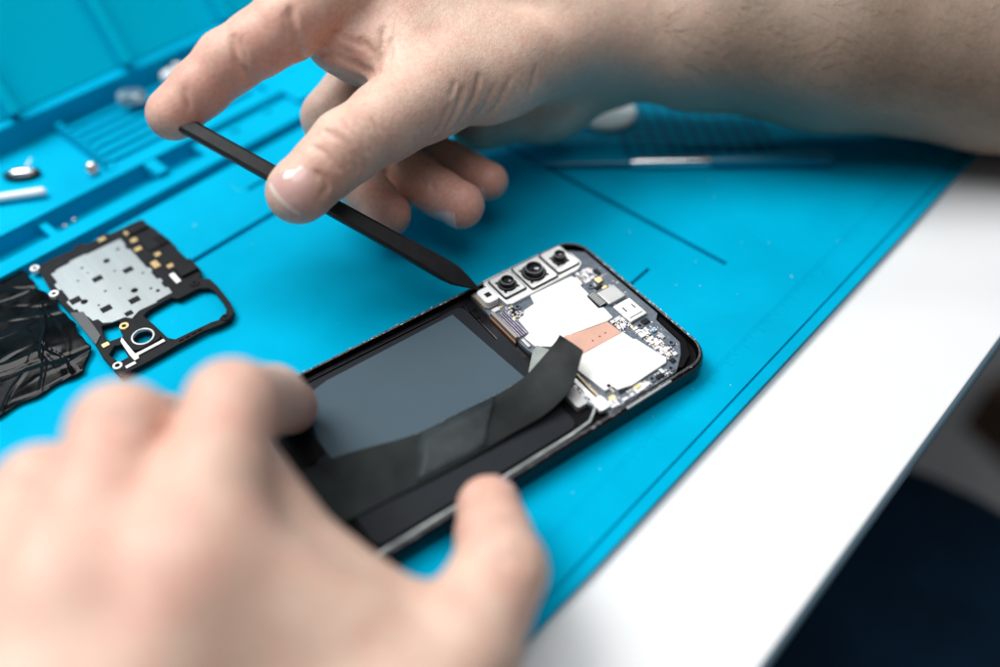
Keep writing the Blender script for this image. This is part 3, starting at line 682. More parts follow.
for j in range(NY + 1):
    t = j / NY; y = -3.5 + 58.5 * t
    xr = -4.4 + 3.0 * min(1, t * 2.2) - max(0, (t - 0.86)) * 40 + 0.5 * math.sin(t * 23) + 0.3 * math.sin(t * 51)
    row = []
    for i in range(NX + 1):
        x = xr - 58 * i / NX
        yy = y + 0.5 * math.sin(x * 0.5) * (1 if j in (0, NY) else 0.2)
        row.append(fm_.verts.new((x, -yy, 0.4 + 0.9 * fold(x, yy))))
    g.append(row)
for j in range(NY):
    for i in range(NX): fm_.faces.new((g[j][i], g[j + 1][i], g[j + 1][i + 1], g[j][i + 1]))
film = obj('black_film_sheet', fm_, M_film, None, smooth=55)
film.location = Vector((PO[0], PO[1], 1.0)) * S; film.rotation_euler = (0, 0, math.radians(41))
md = film.modifiers.new('thick', 'SOLIDIFY'); md.thickness = 0.15 * S; md.offset = -1
tag(film, 'wrinkled shiny black film sheet butted against the cover plate with the metal shield', 'film')

# ------------------------------------------------------------------ spudger
T0, T1 = Vector((-7.01, 214.54, 9.4)), Vector((-99.28, 233.67, 63.01))
ax = (T1 - T0).normalized(); LEN = (T1 - T0).length
nrm = (Vector((-30, 0, 220)) - T0.lerp(T1, 0.4)); nrm = (nrm - ax * nrm.dot(ax)).normalized()
nrm = (nrm + 0.35 * ax.cross(nrm)).normalized(); wd = ax.cross(nrm)
bm = bmesh.new(); rings = []
for s_, w_, t_, off in ((0, 0.7, 0.35, 0), (1.5, 1.6, 0.6, 0), (5, 4.2, 1.2, 0), (9, 6.6, 2.1, 0), (13, 7.2, 2.9, 0), (19, 6.9, 3.5, 0), (28, 6.3, 3.7, 0), (45, 5.8, 3.7, 0), (70, 5.5, 3.7, 0), (LEN - 2.5, 5.2, 3.6, 0), (LEN - .8, 4.4, 3.0, 0), (LEN, 2.8, 1.8, 0)):
    c = T0 + ax * s_; h, v = w_ / 2, t_ / 2; q = min(0.95, v * 0.6, h * 0.6)
    ring = [(-h, -v + q), (-h, v - q), (-h + q, v), (h - q, v), (h, v - q), (h, -v + q), (h - q, -v), (-h + q, -v)]
    rings.append([bm.verts.new(c - T0 + wd * x + nrm * y) for x, y in ring])
for a, b in zip(rings, rings[1:]):
    for k in range(8): bm.faces.new((a[k], a[(k + 1) % 8], b[(k + 1) % 8], b[k]))
bm.faces.new(rings[0]); bm.faces.new(rings[-1])
sp = obj('spudger', bm, M_spudger, None, smooth=25, bevel=0.12); sp.location = T0 * S
tag(sp, 'black plastic spudger held between thumb and fingers with its tip on the phone cameras', 'pry tool')

# ------------------------------------------------------------------ loose things in the trays
def scr(loc, s_=1.0, rot=0, tilt=0.0, label=''):
    t = thing('screw', label, 'screw', loc, rot, 'loose screws in the tray'); t.rotation_euler = (tilt, 0, rot)
    h = obj('head', LA([(0, 1.0 * s_), (0.9 * s_, 1.0 * s_), (1.25 * s_, 0.7 * s_), (1.3 * s_, 0), (0.6 * s_, 0)], 0, 0, 18), M_steel, t, smooth=40)
    bm = bmesh.new(); box(bm, -0.8 * s_, 0.8 * s_, -0.15 * s_, 0.15 * s_, 0.99 * s_, 1.03 * s_); box(bm, -0.15 * s_, 0.15 * s_, -0.8 * s_, 0.8 * s_, 1.0 * s_, 1.04 * s_)
    obj('cross_slot', bm, M_chipdark, h)
    obj('shank', LA([(0.6 * s_, 0), (0.6 * s_, -2.4 * s_), (0.3 * s_, -2.8 * s_), (0, -2.8 * s_)], 0, 0, 12), M_steel, t, smooth=40)
    return t
p = uvp(103.3, -309); scr((p[0], p[1], 6.5), 1.9, 0.4, 1.2, 'large bright silver screw lying near the raised tray edge')
p = uvp(80.2, -293); scr((p[0], p[1], 0.3), 0.9, 0.2, 1.3, 'lower left of two tiny screws in the narrow trench of the mat')
p = uvp(84.5, -293.6); scr((p[0], p[1], 0.3), 0.9, 1.1, 1.2, 'upper right of two tiny screws in the narrow trench of the mat')
p = uvp(83.5, -327.8)
mp_ = thing('metal_part', 'oval shiny metal phone part with a dark rim in the tray', 'metal part', (p[0], p[1], 4.65), math.radians(10))
obj('dark_rim', PR([circ(0, 0, 5.6, 28, 1.25, 0.62)], 0, 1.0), M_blacksoft, mp_, bevel=0.3)
obj('shell', LA([(4.8, 1.0), (4.4, 1.9), (2.6, 2.6), (0, 2.8)], 0, 0, 28), M_steel, mp_, smooth=True).scale = (1.2, 0.5, 1)
bm = bmesh.new(); tube(bm, [(1.5, 2.0, 1.5), (2.6, 4.2, 2.6), (3.4, 6.0, 2.8)], 0.35, 8)
obj('spring_pin', bm, M_steel, mp_, smooth=40)
p = uvp(76, -315); 
stk = thing('plastic_stick', 'white rounded plastic stick lying in the tray', 'stick', (p[0], p[1], 6.0), math.radians(62 - 48))
bm = bmesh.new(); tube(bm, [(-18, 0, 0), (-17.4, 0, 0), (8.2, 0, 0), (9.2, 0, 0), (9.8, 0, 0)], [0.6, 1.5, 1.7, 1.4, 0.5], 14)
obj('stick_body', bm, M_whiteplastic, stk, smooth=50)
obj('grip_ring', (lambda b: tube(b, [(-13, 0, 0), (-11, 0, 0)], [1.75, 1.75], 14))(bmesh.new()), M_whiteplastic, stk, smooth=40)
def crumple(name, r, mat, seed, label, cat, loc, flat=0.6):
    bm = bmesh.new(); bmesh.ops.create_icosphere(bm, subdivisions=4, radius=r); rg = random.Random(seed)
    ks = [(Vector((rg.gauss(0, 1), rg.gauss(0, 1), rg.gauss(0, 1))).normalized(), rg.uniform(.6, 1)) for _ in range(26)]
    for v in bm.verts:
        d = v.co.normalized(); m = min(k[1] / max(0.25, d.dot(k[0])) for k in ks if d.dot(k[0]) > 0.2)
        v.co = d * r * min(1.15, m); v.co.z *= flat
    zmin = min(v.co.z for v in bm.verts)
    for v in bm.verts: v.co.z -= zmin
    o = obj(name, bm, mat, None, smooth=20); o.location = Vector(loc) * S
    return tag(o, label, cat)
p = uvp(140, -337); crumple('foil_scrap', 7.0, M_foil, 3, 'crumpled scrap of silver foil in the tray beside the fingertip', 'foil', (p[0], p[1], 5.6), 0.5)
p = uvp(160, -341); crumple('pale_pellet', 3.6, M_whiteplastic, 5, 'pale plastic pellet in the tray behind the index finger, nearer the fingertip', 'pellet', (p[0], p[1], 5.6), 0.8)
p = uvp(166, -344); crumple('pale_pellet', 3.2, M_whiteplastic, 8, 'pale plastic pellet touching the index finger, farther from the fingertip', 'pellet', (p[0], p[1], 5.6), 0.9)
p = uvp(98, -384.5)
# ------------------------------------------------------------------ things behind the arm
a_, b_ = uvp(224, -188), uvp(308, -101)
tl = thing('hobby_knife', 'thin steel pointed tool with a blue handle lying on the mat behind the phone', 'hand tool', (a_[0], a_[1], 2.4), math.atan2(b_[1] - a_[1], b_[0] - a_[0]))
L_ = math.hypot(b_[0] - a_[0], b_[1] - a_[1])
bm = bmesh.new(); tube(bm, [(0, 0, 0), (10, 0, 0), (L_ * .34, 0, 0)], [0.3, 0.9, 1.3], 14); obj('blade_shaft', bm, M_handle, tl, smooth=50)
bm = bmesh.new(); tube(bm, [(L_ * .33, 0, 0), (L_ * .36, 0, 0), (L_ * .58, 0, 0), (L_ * .60, 0, 0)], [1.6, 2.4, 2.6, 2.4], 20); obj('ferrule', bm, M_steel, tl, smooth=50)
bm = bmesh.new(); tube(bm, [(L_ * .59, 0, 0), (L_ * .62, 0, 0), (L_ * .9, 0, 0), (L_ * .985, 0, 0), (L_, 0, 0)], [2.5, 3.0, 3.2, 3.0, 1.6], 20); obj('handle', bm, M_handle, tl, smooth=50)
p = uvp(275, -190)
dc = obj('round_lid', LA([(0, 0), (13.0, 0), (13.4, 0.5), (13.2, 1.6), (12.4, 2.0), (11.6, 1.6), (0, 1.5)], 0, 0, 48), M_whiteplastic, None, smooth=40)
dc.location = Vector((p[0], p[1], 0.05)) * S
tag(dc, 'white round lid lying on the mat under the wrist', 'lid')
# ------------------------------------------------------------------ hands: implicit surface of tapered limbs, meshed with surface nets
class Field:
    def __init__(self, xs, ys, zs):
        self.ax = [np.asarray(a, np.float32) for a in (xs, ys, zs)]
        self.shape = tuple(len(a) for a in self.ax)
    def new(self): return np.full(self.shape, 60.0, np.float32)
    def sub(self, lo, hi):
        sl = []
        for a, l, h in zip(self.ax, lo, hi):
            i = max(0, int(np.searchsorted(a, l)) - 1); j = min(len(a), int(np.searchsorted(a, h)) + 1)
            sl.append(slice(i, max(i, j)))
        sl = tuple(sl); X = self.ax[0][sl[0]][:, None, None]; Y = self.ax[1][sl[1]][None, :, None]; Z = self.ax[2][sl[2]][None, None, :]
        return sl, X, Y, Z
    def capdist(self, X, Y, Z, a, b, ra, rb, flat=None):
        a = np.asarray(a, float); b = np.asarray(b, float); ab = b - a
        if flat is not None:
            n = np.asarray(flat[0], float); n = n / np.linalg.norm(n); f = flat[1] - 1
            dn = (X - a[0]) * n[0] + (Y - a[1]) * n[1] + (Z - a[2]) * n[2]
            dn0 = dn - np.clip(((X - a[0]) * ab[0] + (Y - a[1]) * ab[1] + (Z - a[2]) * ab[2]) / max(ab @ ab, 1e-9), 0, 1) * (ab @ n)
        t = np.clip(((X - a[0]) * ab[0] + (Y - a[1]) * ab[1] + (Z - a[2]) * ab[2]) / max(ab @ ab, 1e-9), 0, 1).astype(np.float32)
        dx = X - a[0] - t * ab[0]; dy = Y - a[1] - t * ab[1]; dz = Z - a[2] - t * ab[2]
        d2 = dx * dx + dy * dy + dz * dz
        if flat is not None: d2 = d2 + dn0 * dn0 * ((1 + f) ** 2 - 1)
        return np.sqrt(np.maximum(d2, 1e-9)) - (ra + (rb - ra) * t)
    def cap(self, D, a, b, ra, rb, k=3.0, flat=None):
        r = max(ra, rb) + k + 4
        lo = np.minimum(a, b) - r; hi = np.maximum(a, b) + r
        sl, X, Y, Z = self.sub(lo, hi)
        if 0 in D[sl].shape: return
        d = self.capdist(X, Y, Z, a, b, ra, rb, flat)
        D[sl] = smin(D[sl], d, k)
    def groove(self, D, pts, width, depth):
        pts = [np.asarray(p, float) for p in pts]
        for a, b in zip(pts, pts[1:]):
            r = width * 3 + 1
            sl, X, Y, Z = self.sub(np.minimum(a, b) - r, np.maximum(a, b) + r)
            if 0 in D[sl].shape: continue
            d = self.capdist(X, Y, Z, a, b, 0, 0)
            D[sl] += (depth * np.exp(-(d / width) ** 2)).astype(np.float32)
    def bulge(self, D, c, r, amt):
        c = np.asarray(c, float); sl, X, Y, Z = self.sub(c - 2.6 * r, c + 2.6 * r)
        if 0 in D[sl].shape: return
        d2 = (X - c[0]) ** 2 + (Y - c[1]) ** 2 + (Z - c[2]) ** 2
        D[sl] -= (amt * np.exp(-d2 / (r * r))).astype(np.float32)
    def ring(self, D, c, axis, side, r, depth, width=0.8):
        """crease across a finger: a groove in the plane through c square to axis, on the side given"""
        c = np.asarray(c, float); ax_ = np.asarray(axis, float); ax_ /= np.linalg.norm(ax_); sd = np.asarray(side, float); sd -= ax_ * (sd @ ax_); sd /= np.linalg.norm(sd)
        sl, X, Y, Z = self.sub(c - r * 1.7, c + r * 1.7)
        if 0 in D[sl].shape: return
        px, py, pz = X - c[0], Y - c[1], Z - c[2]
        s = px * ax_[0] + py * ax_[1] + pz * ax_[2]; q = px * sd[0] + py * sd[1] + pz * sd[2]
        rad = np.sqrt(np.maximum(px * px + py * py + pz * pz - s * s, 1e-6))
        s = s + 0.05 * (rad - q)
        m = np.clip((q / r - 0.25) / 0.5, 0, 1) * np.clip((1.55 * r - rad) / (0.3 * r), 0, 1)
        D[sl] += (depth * m * np.exp(-(s / width) ** 2)).astype(np.float32)
    def sample(self, D, P):
        idx, fr = [], []
        for k in range(3):
            a = self.ax[k]; i = np.clip(np.searchsorted(a, P[:, k]) - 1, 0, len(a) - 2); idx.append(i); fr.append(np.clip((P[:, k] - a[i]) / (a[i + 1] - a[i]), 0, 1))
        out = 0
        for dx in (0, 1):
            for dy in (0, 1):
                for dz in (0, 1):
                    wgt = (fr[0] if dx else 1 - fr[0]) * (fr[1] if dy else 1 - fr[1]) * (fr[2] if dz else 1 - fr[2])
                    out = out + wgt * D[idx[0] + dx, idx[1] + dy, idx[2] + dz]
        return out
    def mesh(self, D):
        s = D < 0
        nx, ny, nz = D.shape
        cnt = np.zeros((nx - 1, ny - 1, nz - 1), np.int8)
        for dx in (0, 1):
            for dy in (0, 1):
                for dz in (0, 1): cnt += s[dx:nx - 1 + dx, dy:ny - 1 + dy, dz:nz - 1 + dz]
        act = (cnt > 0) & (cnt < 8); I, J, K = np.nonzero(act)
        vid = np.full(act.shape, -1, np.int32); vid[I, J, K] = np.arange(len(I))
        acc = np.zeros((len(I), 3)); num = np.zeros(len(I)); base = np.stack([I, J, K], 1)
        corners = [(0, 0, 0), (1, 0, 0), (0, 1, 0), (1, 1, 0), (0, 0, 1), (1, 0, 1), (0, 1, 1), (1, 1, 1)]
        val = [D[I + c[0], J + c[1], K + c[2]] for c in corners]
        pos = [np.stack([self.ax[k][base[:, k] + c[k]] for k in range(3)], 1).astype(float) for c in corners]
        for e0 in range(8):
            for e1 in range(e0 + 1, 8):
                if sum(abs(x - y) for x, y in zip(corners[e0], corners[e1])) != 1: continue
                v0, v1 = val[e0], val[e1]; cr = (v0 < 0) != (v1 < 0)
                t = np.where(cr, v0 / np.where(cr, v0 - v1, 1), 0)[:, None]
                acc += np.where(cr[:, None], pos[e0] + t * (pos[e1] - pos[e0]), 0); num += cr
        V = acc / num[:, None]
        F = []
        for axis in range(3):
            o1, o2 = [(1, 2), (2, 0), (0, 1)][axis]
            a = [slice(0, n) for n in D.shape]; b = list(a); a[axis] = slice(0, D.shape[axis] - 1); b[axis] = slice(1, D.shape[axis])
            s0 = s[tuple(a)]; s1 = s[tuple(b)]; E = np.stack(np.nonzero(s0 != s1), 1)
            ok = (E[:, o1] > 0) & (E[:, o2] > 0) & (E[:, o1] < D.shape[o1] - 1) & (E[:, o2] < D.shape[o2] - 1); E = E[ok]
            flip = s0[E[:, 0], E[:, 1], E[:, 2]]
            q = []
            for d1, d2 in ((-1, -1), (0, -1), (0, 0), (-1, 0)):
                c = E.copy(); c[:, o1] += d1; c[:, o2] += d2; q.append(vid[c[:, 0], c[:, 1], c[:, 2]])
            q = np.stack(q, 1); q[~flip] = q[~flip][:, ::-1]; F.append(q)
        return V, np.concatenate(F)
def smin(a, b, k):
    h = np.maximum(k - np.abs(a - b), 0) / k
    return (np.minimum(a, b) - h * h * (k * 0.25)).astype(np.float32)

def body_field(spec):
    F = Field(*[np.concatenate([np.arange(l, h, st) for l, h, st in ax]) for ax in spec['grid']])
    P = F.new()
    for a, b, ra, rb, k, flat in spec['palm']: F.cap(P, np.array(a), np.array(b), ra, rb, k, flat)
    tot = None
    for fg in spec['fingers']:
        D = F.new()
        J = [np.array(p[:3]) for p in fg['joints']]; R = [p[3] for p in fg['joints']]
        for i in range(len(J) - 1):
            m = J[i] * .5 + J[i + 1] * .5; rm = (R[i] + R[i + 1]) / 2 * fg.get('waist', 0.95)
            F.cap(D, J[i], m, R[i], rm, 2.5); F.cap(D, m, J[i + 1], rm, R[i + 1], 2.5)
        for c, r, am in fg.get('bulges', []): F.bulge(D, c, r, am)
        for c, a_, sd, r, dp, wdt in fg.get('creases', []): F.ring(D, c, a_, sd, r, dp, wdt)
        tot = D if tot is None else smin(tot, D, fg.get('k', 0.8))
        # the base of the finger flows into the palm
        F.cap(P, J[0], J[0] * .45 + J[1] * .55, R[0] * .97, R[0] * .9, fg.get('kbase', 7.0))
    D = smin(P, tot, 2.0)
    for c, r, am in spec.get('bulges', []): F.bulge(D, c, r, am)
    for pts, wdt, dp in spec.get('grooves', []): F.groove(D, pts, wdt, dp)
    return F, D

def build_body(name, spec, parent, label):
    F, D = body_field(spec)
    V, Q = F.mesh(D)
    me = bpy.data.meshes.new(name)
    red = np.zeros(len(V))
    for c, r, am in spec.get('red', []):
        red += am * np.exp(-((V - np.array(c)) ** 2).sum(1) / r ** 2)
    org = np.array(spec['origin'], float)
    me.from_pydata(((V - org) * S).tolist(), [], Q.tolist()); me.validate(); me.shade_smooth()
    at = me.attributes.new('redness', 'FLOAT', 'POINT'); at.data.foreach_set('value', np.clip(red, 0, 1).astype(np.float32))
    if spec.get('tan'):  # painted shade deepens from the wrist along the forearm
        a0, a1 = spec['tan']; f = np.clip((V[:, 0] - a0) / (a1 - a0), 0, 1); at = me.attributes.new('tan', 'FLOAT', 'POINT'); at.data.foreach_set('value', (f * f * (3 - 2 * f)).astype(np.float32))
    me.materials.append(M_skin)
    o = bpy.data.objects.new(name, me); COL.objects.link(o); o.parent = parent; o.location = Vector(org) * S
    o['label'] = label
    md = o.modifiers.new('relax', 'SMOOTH'); md.factor = 0.4; md.iterations = spec.get('relax', 2)
    for nl in spec.get('nails', []):
        c = np.array(nl['c'], float); n = np.array(nl['n'], float); n /= np.linalg.norm(n); t = np.array(nl['t'], float); t -= n * (t @ n); t /= np.linalg.norm(t); sd = np.cross(t, n)
        W_, H_ = nl['w'] / 2, nl['l'] / 2; nu_, nv_ = 16, 18; G = np.zeros((nv_ + 1, nu_ + 1, 3))
        for j in range(nv_ + 1):
            for i in range(nu_ + 1):
                x = (i / nu_ * 2 - 1); y = (j / nv_ * 2 - 1)
                sq = (1 - 0.26 * x * x) if y < 0 else (1 - 0.16 * x * x)     # rounded cuticle and free edge
                px = x * W_ * (1 - 0.10 * max(0, -y)); py = y * H_ * sq
                G[j, i] = c + sd * px + t * py + n * (9 - 0.0)
        p = G.reshape(-1, 3)
        for _ in range(40):
            d = F.sample(D, p); p = p - n * np.maximum(np.minimum(d, 2.0), -1.0)[:, None] * 0.8
        yy = np.repeat(np.linspace(-1, 1, nv_ + 1), nu_ + 1); xx = np.tile(np.linspace(-1, 1, nu_ + 1), nv_ + 1)
        p = p + n * (0.12 + 0.16 * np.clip(yy, -0.6, 1) - 0.16 * np.abs(xx) ** 3)[:, None]
        bm = bmesh.new(); vt = [bm.verts.new(q - org) for q in p]; vb_ = [bm.verts.new(q - org - n * 0.8 - t * 0.3) for q in p]
        def ix(j, i): return j * (nu_ + 1) + i
        for j in range(nv_):
            for i in range(nu_):
                f = bm.faces.new((vt[ix(j, i)], vt[ix(j, i + 1)], vt[ix(j + 1, i + 1)], vt[ix(j + 1, i)]))
                f.material_index = 1 if j >= nv_ - nl.get('tip', 2) else 0
        per = [ix(0, i) for i in range(nu_ + 1)] + [ix(j, nu_) for j in range(1, nv_ + 1)] + [ix(nv_, i) for i in range(nu_ - 1, -1, -1)] + [ix(j, 0) for j in range(nv_ - 1, 0, -1)]
        for a, b in zip(per, per[1:] + per[:1]): bm.faces.new((vt[a], vt[b], vb_[b], vb_[a]))
        obj('fingernail', bm, [M_nail, M_nailtip], o, smooth=50)
    return o, F, D

